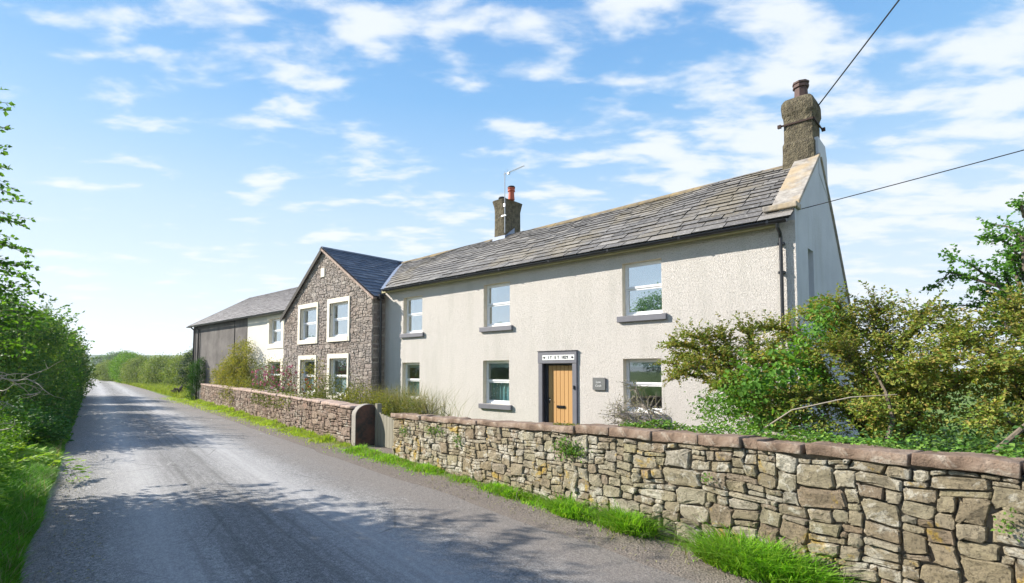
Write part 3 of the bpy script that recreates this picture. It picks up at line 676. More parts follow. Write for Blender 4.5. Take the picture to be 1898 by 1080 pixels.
# slates -------------------------------------------------------
def slate_roof(mapf, ulen, vlen, rows, wr, name, mat, parent, planes=(), thick=.018, rnd=None, u0=0., dim=1.5, side=.004, lj=.008):
    V = []; F = []; SF = []; hs = np.linspace(dim, .75, rows); hs = hs/hs.sum()*vlen; v = 0
    for r_ in range(rows):
        h = hs[r_]; u = u0-rnd.uniform(0, .3)
        while u < u0+ulen:
            w = rnd.uniform(*wr)*(.7+.5*h/(vlen/rows)); j = rnd.uniform(-.012, .012)*1.3
            poly = [(u+side, v+j), (u+w-side, v+j+rnd.uniform(-.012, .012)), (u+w-side, v+h*1.25), (u+side, v+h*1.25)]
            pl = clip_poly(poly, [(1, 0, -u0), (-1, 0, u0+ulen), (0, -1, vlen)] + list(planes))
            if len(pl) >= 3:
                b = len(V); n = len(pl); th = thick*rnd.uniform(.7, 1.5); lift = rnd.uniform(0, lj)
                for x, y in pl:
                    k = 1-max(0, (y-v)/(h*1.25)); V.append(mapf(x, y, .004+(thick*1.35+th)*k+th*.3+lift))
                for x, y in pl:
                    k = 1-max(0, (y-v)/(h*1.25)); V.append(mapf(x, y, .002+thick*1.35*k*.9))
                F += [tuple(range(b, b+n)), tuple(range(b+n, b+2*n))[::-1]] + [(b+n+i, b+n+(i+1) % n, b+(i+1) % n, b+i) for i in range(n)]; SF += [0, 1] + [1]*n
            u += w
        v += h
    o = obj(name, V, F, mat, parent); o.data.materials.append(MT['slate_edge'])
    if len(o.data.polygons) == len(SF): o.data.polygons.foreach_set('material_index', np.array(SF, dtype=np.int32))
    return o
rr = np.random.default_rng(5)
# main front slope (eave line to a ridge that drifts back a little towards the west)
ZE, YE = 5.00, 11.54
def ridge(X): k = (X+2.84)/(-21+2.84); return np.array([X, 14.14+1.12*k, 7.0+.13*k])
def eave(X): return np.array([X, YE, ZE])
def mainmap(u, v, h):
    X = u; a, b = eave(X), ridge(X); L = np.linalg.norm(b-a); p = a+(b-a)*(v/3.42); n = np.array([0, -(b-a)[2], (b-a)[1]]); n /= np.linalg.norm(n)
    sag = -.03*math.sin(X*.55)*(v/3.42) - .02*math.sin(X*1.7+1)*(v/3.42)
    return p + n*(h+sag)
rf = thing('x', '', '', (0, 0, 0)); bpy.data.objects.remove(rf)
# valley from (-16.95, v=0) to (-20.9, v=3.42)
vx0, vx1 = -16.98, -20.85
a_ = 3.42; b_ = -(vx1-vx0)
vplane = (a_, b_, -(a_*vx0))          # a*u+b*v+c>=0 keeps the east side
main_roof = slate_roof(mainmap, 18.15, 3.42, 16, (.28, .56), 'main_roof', MT['roof_slate'], FH, [vplane], rnd=rr, u0=-21.0, thick=.011, side=.011, lj=.016)
mb = MB(); xs = np.linspace(-22, XR-.02, 24)
def rearpt(X): r_ = ridge(X); return [r_, np.array([X, r_[1]+1.17, r_[2]-1.15]), np.array([X, 18.3, 2.55])]
for a, b in zip(xs[:-1], xs[1:]):
    if a > vx0-.2 or True:
        va = max(0, min(3.4, (vx0-a)/(-b_)*0)) 
    pa, pb = rearpt(a), rearpt(b)
    for i in range(2): mb.quad(pb[i], pa[i], pa[i+1], pb[i+1])
mb.build('rear_roof', MT['roof_slate'], FH)
mb = MB()
for i in range(40):                              # boarding under the slates, stopping at the valley
    v0, v1 = 3.4*i/40, 3.4*(i+1)/40; e0 = vx0+(vx1-vx0)*v1/3.42+.05
    if True: [mb.quad(mainmap(a, v0, -.012), mainmap(b, v0, -.012), mainmap(b, v1, -.012), mainmap(a, v1, -.012)) for q_ in (np.linspace(e0, XR-.05, 25),) for a, b in zip(q_[:-1], q_[1:])]
mb.build('roof_boarding', MT['dark_paint'], main_roof)
# ridge stones
mb = MB(); x = -20.9
while x < -3.7:
    L = rr.uniform(.45, .75); e = min(x+L-.012, -3.6)
    for sgn in (-1, 1):
        r0, r1 = ridge(x), ridge(e); dz = .045+rr.uniform(-.006, .01)
        o1 = np.array([0, sgn*.16, -.115]); up_ = np.array([0, 0, dz])
        mb.prism([r0+up_, r1+up_, r1+up_+o1, r0+up_+o1][::sgn], (0, 0, -.035))
    x += L
mb.build('ridge_stones', MT['ridge_stone'], main_roof)
# gable copings, kneeler
n_ = 5; ck = thing
mb = MB(); ys_ = np.linspace(12.0, 14.05, n_+1)
def copz(y): return float(np.interp(y, [11.9, 14.14], [5.22, 7.02]))
for i in range(n_):
    a, b = ys_[i]+.006, ys_[i+1]-.006
    mb.add([(x, y, copz(y)+z) for z in (.06, .15) for x, y in ((-3.33, a), (XR+.05, a), (XR+.05, b), (-3.33, b))],
           [(0,3,2,1),(4,5,6,7),(0,1,5,4),(1,2,6,5),(2,3,7,6),(3,0,4,7)])
for a, b in ((14.2, 15.3), (15.31, 17.3), (17.31, 18.3)):
    mb.add([(x, y, top(y)-.02+z) for z in (.02, .09) for x, y in ((-3.2, a), (XR+.05, a), (XR+.05, b), (-3.2, b))],
           [(0,3,2,1),(4,5,6,7),(0,1,5,4),(1,2,6,5),(2,3,7,6),(3,0,4,7)])
o = mb.build('gable_coping', MT['coping_slab'], main_roof); bv = o.modifiers.new('bevel', 'BEVEL'); bv.width = .015; bv.segments = 2
mb = MB(); mb.box(-3.44, XR+.06, 11.72, 12.08, 5.25, 5.37); o = mb.build('kneeler', MT['coping_slab'], main_roof); bv = o.modifiers.new('bevel', 'BEVEL'); bv.width = .02; bv.segments = 2
# gutter and downpipes
def gutter(x0, x1, y, z, nm='gutter'):
    mb = MB(); k = 10; V = []; n = 14
    for i in range(n+1):
        x = x0+(x1-x0)*i/n
        for j in range(k+1):
            w = math.pi*j/k; V.append((x, y-.062*math.cos(w), z-.062*math.sin(w)-.0))
        for j in range(k+1):
            w = math.pi*(k-j)/k; V.append((x, y-.055*math.cos(w), z+.004-.055*math.sin(w)))
    q = 2*(k+1); F = [(i*q+j, i*q+(j+1) % q, (i+1)*q+(j+1) % q, (i+1)*q+j) for i in range(n) for j in range(q)]
    F += [tuple(range(k+1)) , tuple(range(n*q, n*q+k+1))[::-1]]
    mb.add(V, F)
    x = x0+.4
    while x < x1: mb.box(x, x+.05, y-.068, y+.09, z-.045, z+.012); x += 1.9
    return mb.build(nm, MT['black_plastic'], FH, smooth=False)
gutter(-17.0, -2.92, 11.50, 4.965)
mb = MB(); mb.box(-17.2, -3.15, 11.57, 11.59, 4.87, 4.98); mb.box(-17.2, -3.15, 11.59, 11.797, 4.90, 4.92); mb.build('fascia', simple('eave_board', (.42, .38, .22), .8, .2), FH)
mb = MB(); mb.tube([(-3.10, 11.50, 4.91), (-3.10, 11.51, 4.83), (-3.10, 11.68, 4.74), (-3.10, 11.72, 4.65), (-3.10, 11.72, 0)], .036, 10)
for z in (4.5, 3.9, 2.6, 1.2): mb.box(-3.16, -3.04, 11.70, 11.80, z, z+.05)
mb.build('downpipe', MT['black_plastic'], FH, smooth=False)
# main house chimneys -------------------------------------------
def block_profile(mb, cx_, cy_, rings_, jit, rnd):
    V = []; k = 5
    for hx, hy, z in rings_:
        per = []
        for e, (ax, ay, bx, by) in enumerate(((-1,-1,1,-1), (1,-1,1,1), (1,1,-1,1), (-1,1,-1,-1))):
            for q in range(k): f = q/k; per.append((ax+(bx-ax)*f, ay+(by-ay)*f))
        for px, py in per:
            rr_ = .94 if abs(px*py) > .95 else 1
            V.append((cx_+px*hx*rr_+rnd.uniform(-jit, jit), cy_+py*hy*rr_+rnd.uniform(-jit, jit), z+rnd.uniform(-jit, jit)*.5))
    q = 4*k; n = len(rings_)
    mb.add(V, [(i*q+j, i*q+(j+1) % q, (i+1)*q+(j+1) % q, (i+1)*q+j) for i in range(n-1) for j in range(q)] + [tuple(range((n-1)*q, n*q))])
rc = np.random.default_rng(3); mb = MB()
block_profile(mb, -3.245, 14.36, [(.36, .46, 6.4), (.37, .46, 6.9), (.365, .46, 7.2), (.36, .455, 7.42), (.335, .42, 7.5), (.33, .41, 7.7), (.335, .41, 7.93), (.33, .41, 8.05), (.345, .42, 8.14), (.37, .45, 8.22), (.375, .455, 8.38), (.36, .44, 8.48), (.32, .40, 8.56), (.28, .36, 8.60)], .006, rc)
ch2 = mb.build('chimney', MT['chimney_render'], FH, smooth=False)
ch2['label'] = 'tall roughcast chimney stack with iron strap on the east gable'
mb = MB()
for a, b in (((-3.61, 13.93), (-2.88, 13.93)), ((-2.885, 13.93), (-2.885, 14.80))):
    p, q = np.array(a), np.array(b); mb.box(min(p[0], q[0])-.012, max(p[0], q[0])+.012, min(p[1], q[1])-.012, max(p[1], q[1])+.012, 7.92, 7.96)
mb.box(-3.68, -3.60, 13.90, 13.96, 7.90, 7.98); mb.box(-2.90, -2.82, 14.78, 14.84, 7.90, 7.98)
mb.build('iron_strap', MT['iron'], ch2)
mb = MB(); mb.lathe((-3.2, 14.2, 8.56), [(.17, 0), (.155, .1), (.145, .30), (.185, .31), (.185, .36), (.165, .37), (.165, .40), (.19, .41), (.19, .45), (.14, .46)], 8); mb.build('chimney_pot', MT['sooty_pot'], ch2)
mb = MB(); mb.prism([(-2.83, 14.05, 6.6), (-2.83, 14.95, 6.2), (-2.83, 14.93, 7.2), (-2.83, 14.78, 7.48), (-2.83, 14.05, 7.5)], (-.08, 0, 0)); mb.build('stack_shoulder', MT['gable_render'], ch2)
mb = MB()
block_profile(mb, -13.74, 14.95, [(.29, .47, 6.3), (.30, .48, 7.0), (.29, .475, 7.4), (.285, .47, 7.9), (.29, .475, 8.1), (.31, .50, 8.25), (.34, .54, 8.42), (.345, .545, 8.46), (.20, .35, 8.5)], .006, rc)
ch1 = mb.build('chimney', MT['chimney_render'], FH, smooth=False); ch1['label'] = 'square roughcast chimney stack with flared top midway along the ridge'
mb = MB(); mb.lathe((-13.36, 14.75, 8.44), [(.13, 0), (.12, .1), (.105, .32), (.14, .33), (.14, .37), (.12, .38), (.12, .42), (.145, .43), (.145, .46), (.1, .47)], 16); o = mb.build('chimney_pot', MT['terracotta'], ch1); o['label'] = 'red clay chimney pot'
mb = MB(); mb.lathe((-13.36, 14.75, 8.915), [(.14, 0), (.15, .015), (.13, .05), (.03, .06)], 16); mb.build('pot_cap', MT['cowl'], ch1)
mb = MB(); mb.lathe((-13.82, 14.72, 8.46), [(.10, 0), (.10, .1), (.14, .11), (.15, .14), (.12, .18), (.03, .2)], 14); o = mb.build('chimney_pot', MT['cowl'], ch1); o['label'] = 'low dark cowl on the chimney'
mb = MB()
for (a, b, y) in ((-14.08, -13.42, 14.455),):
    z = 6.87; mb.prism([(a, y, z-.12), (b, y, z-.12), (b, y, z+.17), (a, y, z+.17)], (0, .015, 0)); mb.prism([(a-.05, y-.2, z-.24), (b+.05, y-.2, z-.24), (b+.05, y, z-.1), (a-.05, y, z-.1)], (0, 0, .03))
mb.prism([(-13.435, 14.45, 6.75), (-13.435, 15.0, 7.2), (-13.435, 15.0, 7.42), (-13.435, 14.45, 7.0)], (.015, 0, 0))
mb.build('lead_flashing', MT['lead'], ch1)

# stone cross wing -------------------------------------------------
YG = 11.24; WXL, WXR, WXA = -24.68, -17.27, -21.1; ZL, ZR, ZA = 4.56, 4.80, 7.16
wsur = [(-20.61, -18.85, 3.10, 4.90), (-23.22, -21.41, 3.08, 4.87), (-20.53, -18.87, .72, 2.60), (-23.11, -21.47, .72, 2.58)]
wins = [(a+.19, b-.10, c0+.19, d-.19) for a, b, c0, d in wsur]; wins[2] = (wins[2][0], wins[2][1], .90, 2.41); wins[3] = (wins[3][0], wins[3][1], .90, 2.39)
U = WXR-WXL; H = ZA
ax = WXA-WXL
pl = [(-(ZA-ZL)/ax*-1, -1, ZL), ((ZR-ZA)/(U-ax), -1, ZA-(ZR-ZA)/(U-ax)*ax)]
def skipw(u, v):
    x = WXL+u
    return any(a+.06 < x < b-.06 and c0+.05 < v < d-.05 for a, b, c0, d in wsur)
V, F = rubble(U, H, lambda u, v, d: (WXL+u, YG-d, v), np.random.default_rng(21), cw=.07, ch=.06, prot=.032, rings=3, gap=.005, planes=pl, skip=skipw, warp=.05)
wf = obj('stone_gable_wall', V, F, MT['rubble_wing'], FH)
mb = MB(); holes = wins
zt = lambda x: float(np.interp(x, [WXL, WXA, WXR], [ZL, ZA, ZR]))
xs_ = sorted([WXL, WXA, WXR] + [v for h in holes for v in h[:2]])
for a, b in zip(xs_[:-1], xs_[1:]):
    if b-a < 1e-4: continue
    mx = (a+b)/2; hh = sorted([h for h in holes if h[0] < mx < h[1]], key=lambda h: h[2]); z = 0
    for h in hh: mb.quad((a, YG+.012, z), (b, YG+.012, z), (b, YG+.012, h[2]), (a, YG+.012, h[2])); z = h[3]
    mb.quad((a, YG+.012, z), (b, YG+.012, z), (b, YG+.012, zt(b)), (a, YG+.012, zt(a)))
mb.quad((WXR-.01, YG+.012, 0), (WXR-.01, 16, 0), (WXR-.01, 16, ZR), (WXR-.01, YG+.012, ZR)); mb.quad((WXL+.01, 18.2, 0), (WXL+.01, YG+.012, 0), (WXL+.01, YG+.012, ZL), (WXL+.01, 18.2, ZL))
mb.build('wing_backing', MT['wing_mortar'], wf)
V, F = rubble(.56, 4.8, lambda u, v, d: (WXR-.01+d, YG+u, v), np.random.default_rng(22), cw=.28, ch=.17, szs=((2, 1), (1, 1), (2, 2)), wts=(3, 1, 2), prot=.012, rings=3, gap=.008, warp=.01)
obj('side_quoins', V, F, MT['quoin_stone'], wf)
for i, ((a, b, c0, d), w) in enumerate(zip(wsur, wins)):
    mb = MB(); y0, y1 = YG-.062, YG+.0
    mb.box(a, w[0], y0, y1, c0, d); mb.box(w[1], b, y0, y1, c0, d); mb.box(w[0], w[1], y0, y1, w[3], d); mb.box(w[0], w[1], y0-.01, y1, c0, w[2])
    reveals(mb, w, YG-.03, .24)
    sr = mb.build('window_surround', MT['surround_paint'], FH)
    window(w, YG, .11, 'pane_glass' if i < 2 else 'lower_glass', sill=False, blind=[('side', .02, .98)] if i < 2 else [('plain_blind', .05, .45)])
mb = MB(); mb.box(-21.22, -20.92, YG-.055, YG+.01, 5.92, 6.30); mb.build('datestone', MT['surround_paint'], wf)
# wing roof: ridge at WXA, running back
we = .12
def wingR(u, v, h):      # east slope: u = distance back from gable face, v up slope
    a = np.array([WXR+.22, YG-.10+u, ZR-.10]); b = np.array([WXA, YG-.10+u, ZA+.03]); p = a+(b-a)*(v/VR); n = np.array([(b-a)[2], 0, -(b-a)[0]]); n /= np.linalg.norm(n); return p+n*h
VR = math.hypot(WXR+.22-WXA, ZA+.13-ZR)
def wingL(u, v, h):
    a = np.array([WXL-.22, YG-.10+u, ZL-.15]); b = np.array([WXA, YG-.10+u, ZA+.03]); p = a+(b-a)*(v/VL); n = np.array([-(b-a)[2], 0, (b-a)[0]]); n /= np.linalg.norm(n); return p+n*h
VL = math.hypot(WXL-.22-WXA, ZA+.18-ZL)
wr = slate_roof(wingR, 4.25, VR, 17, (.22, .38), 'wing_roof', MT['wing_shade_slate'], FH, [(-VR, 3.95-.35, .42*VR)], rnd=rr, thick=.007)
wr['label'] = 'slate roof of the stone wing, coloured dark blue for its shade'
slate_roof(lambda u, v, h: wingL(6.9-u, v, h), 6.9, VL, 17, (.22, .38), 'west_slope', MT['extension_slate'], wr, rnd=rr, thick=.007)
mb = MB(); mb.quad(wingR(0, 0, -.01), wingR(.3, 0, -.01), wingR(4.3, VR, -.01), wingR(0, VR, -.01)); mb.quad(wingL(6.9, 0, -.01), wingL(0, 0, -.01), wingL(0, VL, -.01), wingL(6.9, VL, -.01))
mb.quad((WXA, YG, ZA), (WXA, 18.2, ZA), (-17.5, 18.2, 5.0), (-17.5, 15.6, 5.0)); mb.build('roof_boarding', MT['dark_paint'], wr)
mb = MB(); y = YG-.12
while y < 15.3:
    L = .5
    for sg in (-1, 1):
        mb.prism([(WXA, y, ZA+.085), (WXA, y+L-.01, ZA+.085), (WXA+sg*.15, y+L-.01, ZA-.01), (WXA+sg*.15, y, ZA-.01)][::-sg], (0, 0, -.03))
    y += L
mb.build('ridge_tiles', MT['wing_shade_slate'], wr)
# verges
for sg, (ex, ez) in ((1, (WXR+.2, ZR-.12)), (-1, (WXL-.2, ZL-.18))):
    mb = MB(); a = np.array([WXA, YG-.11, ZA-.0]); b = np.array([ex, YG-.11, ez])
    mb.prism([a, b, b+np.array([0, 0, -.10 if sg > 0 else -.2]), a+np.array([0, 0, -.10 if sg > 0 else -.2])][::sg], (0, -.03 if sg < 0 else -.03, 0))
    mb.prism([a+np.array([0, .0, -.02]), b+np.array([0, 0, -.02]), b+np.array([0, .15, -.02]), a+np.array([0, .15, -.02])][::-sg], (0, 0, -.03))
    mb.build('verge', MT['pink_coping' if sg > 0 else 'verge_board'], wr)
# valley lead
mb = MB(); n_ = 14
for i in range(n_):
    v0, v1 = 3.42*i/n_, 3.42*(i+1)/n_
    f = lambda v, o: mainmap(vx0+(vx1-vx0)*v/3.42+o, v, .03)
    mb.quad(f(v0, -.26), f(v0, .07), f(v1, .05), f(v1, -.2))
mb.build('valley_flashing', MT['lead'], wr)
mb = MB(); mb.tube([(-17.12, 11.46, 4.70), (-17.14, 11.50, 4.55), (-17.14, 11.52, 0)], .045, 10); mb.box(-17.24, -17.02, 11.38, 11.56, 4.62, 4.80); mb.build('downpipe', MT['black_plastic'], FH)

# grey and cream extension -----------------------------------------
YX = 11.75; XX0 = -39.1; XM = -30.32; XX1 = -24.66
ew = [(-27.5, -26.08, 3.28, 4.55), (-27.5, -26.10, .95, 2.36)]
mb = MB(); wall_xz(mb, XM, XX1, 0, 4.85, YX, ew); o = mb.build('extension_wall', MT['smooth_render'], FH)
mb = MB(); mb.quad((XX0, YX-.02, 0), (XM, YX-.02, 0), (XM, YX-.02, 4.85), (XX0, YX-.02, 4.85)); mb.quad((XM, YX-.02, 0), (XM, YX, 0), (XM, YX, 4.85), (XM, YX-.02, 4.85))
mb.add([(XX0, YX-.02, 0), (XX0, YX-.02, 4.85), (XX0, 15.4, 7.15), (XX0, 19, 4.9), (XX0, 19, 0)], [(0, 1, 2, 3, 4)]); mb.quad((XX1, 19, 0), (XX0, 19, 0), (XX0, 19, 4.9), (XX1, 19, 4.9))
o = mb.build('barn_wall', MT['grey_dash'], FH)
mb = MB()
for x in (-32.1,): mb.box(x, x+.07, YX-.05, YX-.022, 2.4, 4.75)
mb.build('wall_battens', MT['verge_board'], o)
for i, w in enumerate(ew):
    mb = MB(); a, b, c0, d = w[0]-.25, w[1]+.25, w[2]-.25, w[3]+.18; y0, y1 = YX-.03, YX-.002
    mb.box(a, w[0], y0, y1, c0, d); mb.box(w[1], b, y0, y1, c0, d); mb.box(w[0], w[1], y0, y1, w[3], d); mb.box(w[0], w[1], y0, y1, c0, w[2]); reveals(mb, w, YX-.002, .3)
    mb.build('window_surround', MT['surround_paint'], FH); window(w, YX, .14, 'pane_glass' if i == 0 else 'lower_glass', sill=False, blind=[('side', .02, .98)])
def exmap(u, v, h):
    a = np.array([u, YX-.28, 4.83]); b = np.array([u, 15.4, 7.16]); p = a+(b-a)*(v/4.56); n = np.array([0, -(b-a)[2], (b-a)[1]]); n /= np.linalg.norm(n); return p+n*h
ex = slate_roof(exmap, 16.5, 4.56, 22, (.22, .4), 'extension_roof', MT['extension_slate'], FH, [(-1.0, -.8, -24.7+.0)], rnd=rr, u0=-39.35, thick=.007)
mb = MB(); mb.quad((-39.3, YX-.26, 4.82), (-24.8, YX-.26, 4.82), (-24.8, 15.4, 7.14), (-39.3, 15.4, 7.14)); mb.quad((-24.8, 15.4, 7.14), (-24.8, 19.2, 4.8), (-39.3, 19.2, 4.8), (-39.3, 15.4, 7.14)); mb.build('roof_boarding', MT['dark_paint'], ex)
mb = MB(); mb.prism([exmap(-39.37, 0, .03), exmap(-39.37, 4.56, .03), exmap(-39.37, 4.56, -.12), exmap(-39.37, 0, -.12)], (.03, 0, 0)); mb.build('verge', MT['verge_board'], ex)
gutter(-39.4, -24.95, YX-.32, 4.80)
for x in (-38.75, -37.9): mb = MB(); mb.tube([(x, YX-.3, 4.76), (x, YX-.09, 4.55), (x, YX-.09, 0)], .05, 8); mb.build('downpipe', MT['black_plastic'], FH)

# ---------------------------------------------------------------- small things on the house
a = thing('tv_aerial', 'thin television aerial on a pale mast fixed to the middle chimney', 'aerial', (-13.38, 14.40, 7.1))
mb = MB(); mb.tube([(-13.38, 14.40, 7.1), (-13.38, 14.40, 9.45)], .017, 6); mb.build('mast', MT['aluminium'], a)
mb = MB(); mb.tube([(-13.45, 14.40, 9.36), (-12.42, 14.42, 9.44)], .012, 6)
for i in range(11):
    x = -13.2+i*.075; z = 9.375+i*.0058; L = .12-.005*i; mb.tube([(x, 14.41-L, z), (x, 14.41+L, z)], .004, 4)
mb.tube([(-13.27, 14.41, 9.22), (-13.27, 14.41, 9.55)], .006, 4); mb.box(-13.23, -13.15, 14.37, 14.45, 9.31, 9.38); mb.build('boom', MT['aluminium'], a)
mb = MB(); mb.box(-13.55, -13.33, 14.38, 14.44, 7.75, 7.79); mb.box(-13.42, -13.34, 14.36, 14.40, 8.10, 8.22); mb.tube([(-13.75, 14.43, 7.74), (-13.45, 14.40, 7.82)], .008, 4); mb.build('wall_bracket', MT['aluminium'], a)
pq = thing('name_plaque', 'square grey slate name plaque on the wall right of the oak door', 'sign', (-7.57, 11.77, 1.40))
mb = MB(); mb.box(-7.76, -7.38, 11.755, 11.785, 1.40, 1.72); o = mb.build('slate_plate', simple('plaque_slate', (.14, .145, .145), .6, .4), pq)
text('Low', .085, (-7.58, 11.752, 1.605), MT['white_letter'], 'lettering', pq); text('Croft', .085, (-7.58, 11.752, 1.505), MT['white_letter'], 'lettering', pq)
def cable(name, p, q, sag, rad, label):
    p, q = np.array(p, float), np.array(q, float); pts = []
    for i in range(25):
        k = i/24; pts.append(p+(q-p)*k + np.array([0, 0, -sag*4*k*(1-k)]))
    mb = MB(); mb.tube(pts, rad, 6); return tag(mb.build(name, MT['cable_rubber']), label, 'cable')
p0 = np.array([-2.86, 14.45, 8.35]); p1 = np.array([-.59, 7., 5.97]); 
p0 = np.array([-2.89, 14.42, 8.40]); d_ = np.array([-1.016, 12.0, 8.884]) - p0
cable('overhead_cable', p0, p0+d_*7, .03, .016, 'black overhead cable rising steeply from the tall chimney stack')
p0 = np.array([-2.83, 12.3, 5.33]); d_ = np.array([.565, 12.0, 5.64]) - p0
cable('overhead_cable', p0, p0+d_*5, .15, .009, 'thin cable running off to the right from the white gable wall')

# ---------------------------------------------------------------- foliage tools
def unit(a): return a/(np.linalg.norm(a, axis=-1, keepdims=True)+1e-9)
def leaf_arrays(P, size, aspect=.55, upb=.5, out=None, g=None, dirs=None, fold=.12):
    g = g or rng; n = len(P); N = g.normal(size=(n, 3)); N = unit(N)*.8; N[:, 2] += upb
    if out is not None: N += out*.5
    N = unit(N); T = g.normal(size=(n, 3)) if dirs is None else dirs + g.normal(size=(n, 3))*.35
    T = unit(T - (T*N).sum(1, keepdims=True)*N); B = np.cross(N, T)
    s = (size if hasattr(size, '__len__') else np.full(n, size))*g.uniform(.65, 1.25, n); s = s[:, None]
    V = np.empty((n, 4, 3)); V[:, 0] = P; V[:, 1] = P+T*s*.45+B*s*aspect*.5+N*s*fold; V[:, 2] = P+T*s; V[:, 3] = P+T*s*.45-B*s*aspect*.5+N*s*fold
    return V.reshape(-1, 3)
def quads(n): return np.arange(n*4, dtype=np.int32).reshape(-1, 4)
def leafobj(name, Vs, m, parent=None, origin=None):
    V = np.concatenate(Vs) if isinstance(Vs, list) else Vs
    return obj(name, V, quads(len(V)//4), MT[m], parent, origin=origin)
def clumps(blobs, per_m2, g=None, surf=.82):
    """centres of leaf clumps spread through lumpy ellipsoids; returns centre, outward"""
    g = g or rng; Cc = []; O = []
    for (x, y, z, rx, ry, rz) in blobs:
        ar = 4*math.pi*((rx*ry)**1.6/3+(rx*rz)**1.6/3+(ry*rz)**1.6/3)**(1/1.6); n = max(4, int(ar*per_m2))
        d = unit(g.normal(size=(n, 3))); r = np.where(g.random(n) < surf, g.uniform(.82, 1.06, n), g.uniform(.3, .85, n))[:, None]
        Cc.append(np.array([x, y, z])+d*r*np.array([rx, ry, rz])); O.append(d)
    return np.concatenate(Cc), np.concatenate(O)
def clump_leaves(Cc, O, k, rad, size, aspect=.55, upb=.5, g=None, zmin=None, flat=1.):
    g = g or rng; n = len(Cc)
    kk = g.integers(int(k*.5), int(k*1.5)+1, n); idx = np.repeat(np.arange(n), kk)
    off = g.normal(size=(len(idx), 3))*rad; off[:, 2] *= flat
    P = Cc[idx]+off
    o = O[idx]
    if zmin is not None: q = P[:, 2] > zmin; P = P[q]; o = o[q]
    return leaf_arrays(P, size, aspect, upb, o, g)
def limbs(mb, base, tops, r0, g=None, fork=.45, wob=.12, k=6):
    """trunk and limbs from base to each target"""
    g = g or rng; base = np.array(base, float); cen = np.mean(tops, axis=0); f = base+(cen-base)*fork; f[:2] += g.normal(size=2)*wob
    m_ = (base+f)/2+np.append(g.normal(size=2)*wob, 0)
    mb.tube([base-np.array([0, 0, .1]), base+(m_-base)*.4, m_, f], [r0*1.25, r0, r0*.85, r0*.7], 8)
    for t_ in tops:
        t_ = np.array(t_); s0 = base+(f-base)*g.uniform(.5, 1.); mid = (s0+t_)/2+g.normal(size=3)*wob*1.5; mid[2] += .1*np.linalg.norm(t_-s0)
        mb.tube([s0, (s0*2+mid)/3+g.normal(size=3)*wob*.3, mid, t_], [r0*.45, r0*.33, r0*.2, r0*.05], k, caps=False)
def spray(start, d, L, droop, sp, size, g, Lv, mb, m_aspect=.62, tw=.004, side=.9, upb=.7, curl=.25, alt=True):
    """one leafy twig: returns nothing, appends leaf verts and the twig tube"""
    d = unit(np.array(d, float)); p = np.array(start, float); n = max(3, int(L/sp)); pts = [p.copy()]; P = []; Dn = []
    sd = unit(np.cross(d, [0, 0, 1.])+1e-6)
    for i in range(n):
        d = unit(d+np.array([0, 0, -droop*sp])+g.normal(size=3)*.05*curl/.25*.8); p = p+d*sp; pts.append(p.copy())
        q = 1 if (i % 2 == 0) else -1; P.append(p+g.normal(size=3)*.003); Dn.append(unit(sd*q*side+d*.6))
        if g.random() < .35: P.append(p); Dn.append(unit(-sd*q*side+d*.8+np.array([0, 0, .4])))
    P.append(p); Dn.append(d)
    Lv.append(leaf_arrays(np.array(P), size, m_aspect, upb, None, g, np.array(Dn)))
    if mb is not None: mb.tube(pts[::2] + ([pts[-1]] if len(pts) % 2 == 0 else []), list(np.linspace(tw, tw*.3, len(pts[::2]) + (1 if len(pts) % 2 == 0 else 0))), 3, caps=False)
def blades(P, H, w, g=None, lean=.35, bend_=.5):
    g = g or rng; n = len(P); H = (H if hasattr(H, '__len__') else np.full(n, H))*g.uniform(.55, 1.25, n)
    a = g.uniform(0, 2*math.pi, n); ld = np.stack([np.cos(a), np.sin(a), np.zeros(n)], 1); sd = np.stack([-np.sin(a), np.cos(a), np.zeros(n)], 1)
    ww = (w*g.uniform(.6, 1.3, n))[:, None]; l = (g.uniform(0, lean, n)*H)[:, None]; l2 = l*2.2+(g.uniform(0, bend_, n)*H)[:, None]*.5; up_ = np.array([0, 0, 1.])
    h1 = (H*.55)[:, None]; h2 = (H*(1-.25*g.random(n)))[:, None]
    V = np.empty((n, 5, 3)); V[:, 0] = P-sd*ww; V[:, 1] = P+sd*ww; V[:, 2] = P+ld*l+up_*h1+sd*ww*.8; V[:, 3] = P+ld*l-sd*0+up_*h1-sd*ww*.8; V[:, 4] = P+ld*l2+up_*h2
    b = np.arange(n)[:, None]*5
    return V.reshape(-1, 3), [b+np.array([[0, 1, 2, 3]]), b+np.array([[3, 2, 4]])]
def grass(name, P, H, w, m, parent=None, **k):
    V, F = blades(P, H, w, **k); return obj(name, V, [f.astype(np.int32) for f in F], MT[m], parent)
def tsa(t, s, z=0):
    t = np.asarray(t, float); s = np.asarray(s, float)+0*t; z = np.zeros_like(t)+z
    return t[:, None]*DV+s[:, None]*NV+np.stack([0*t, 0*t, z], 1)

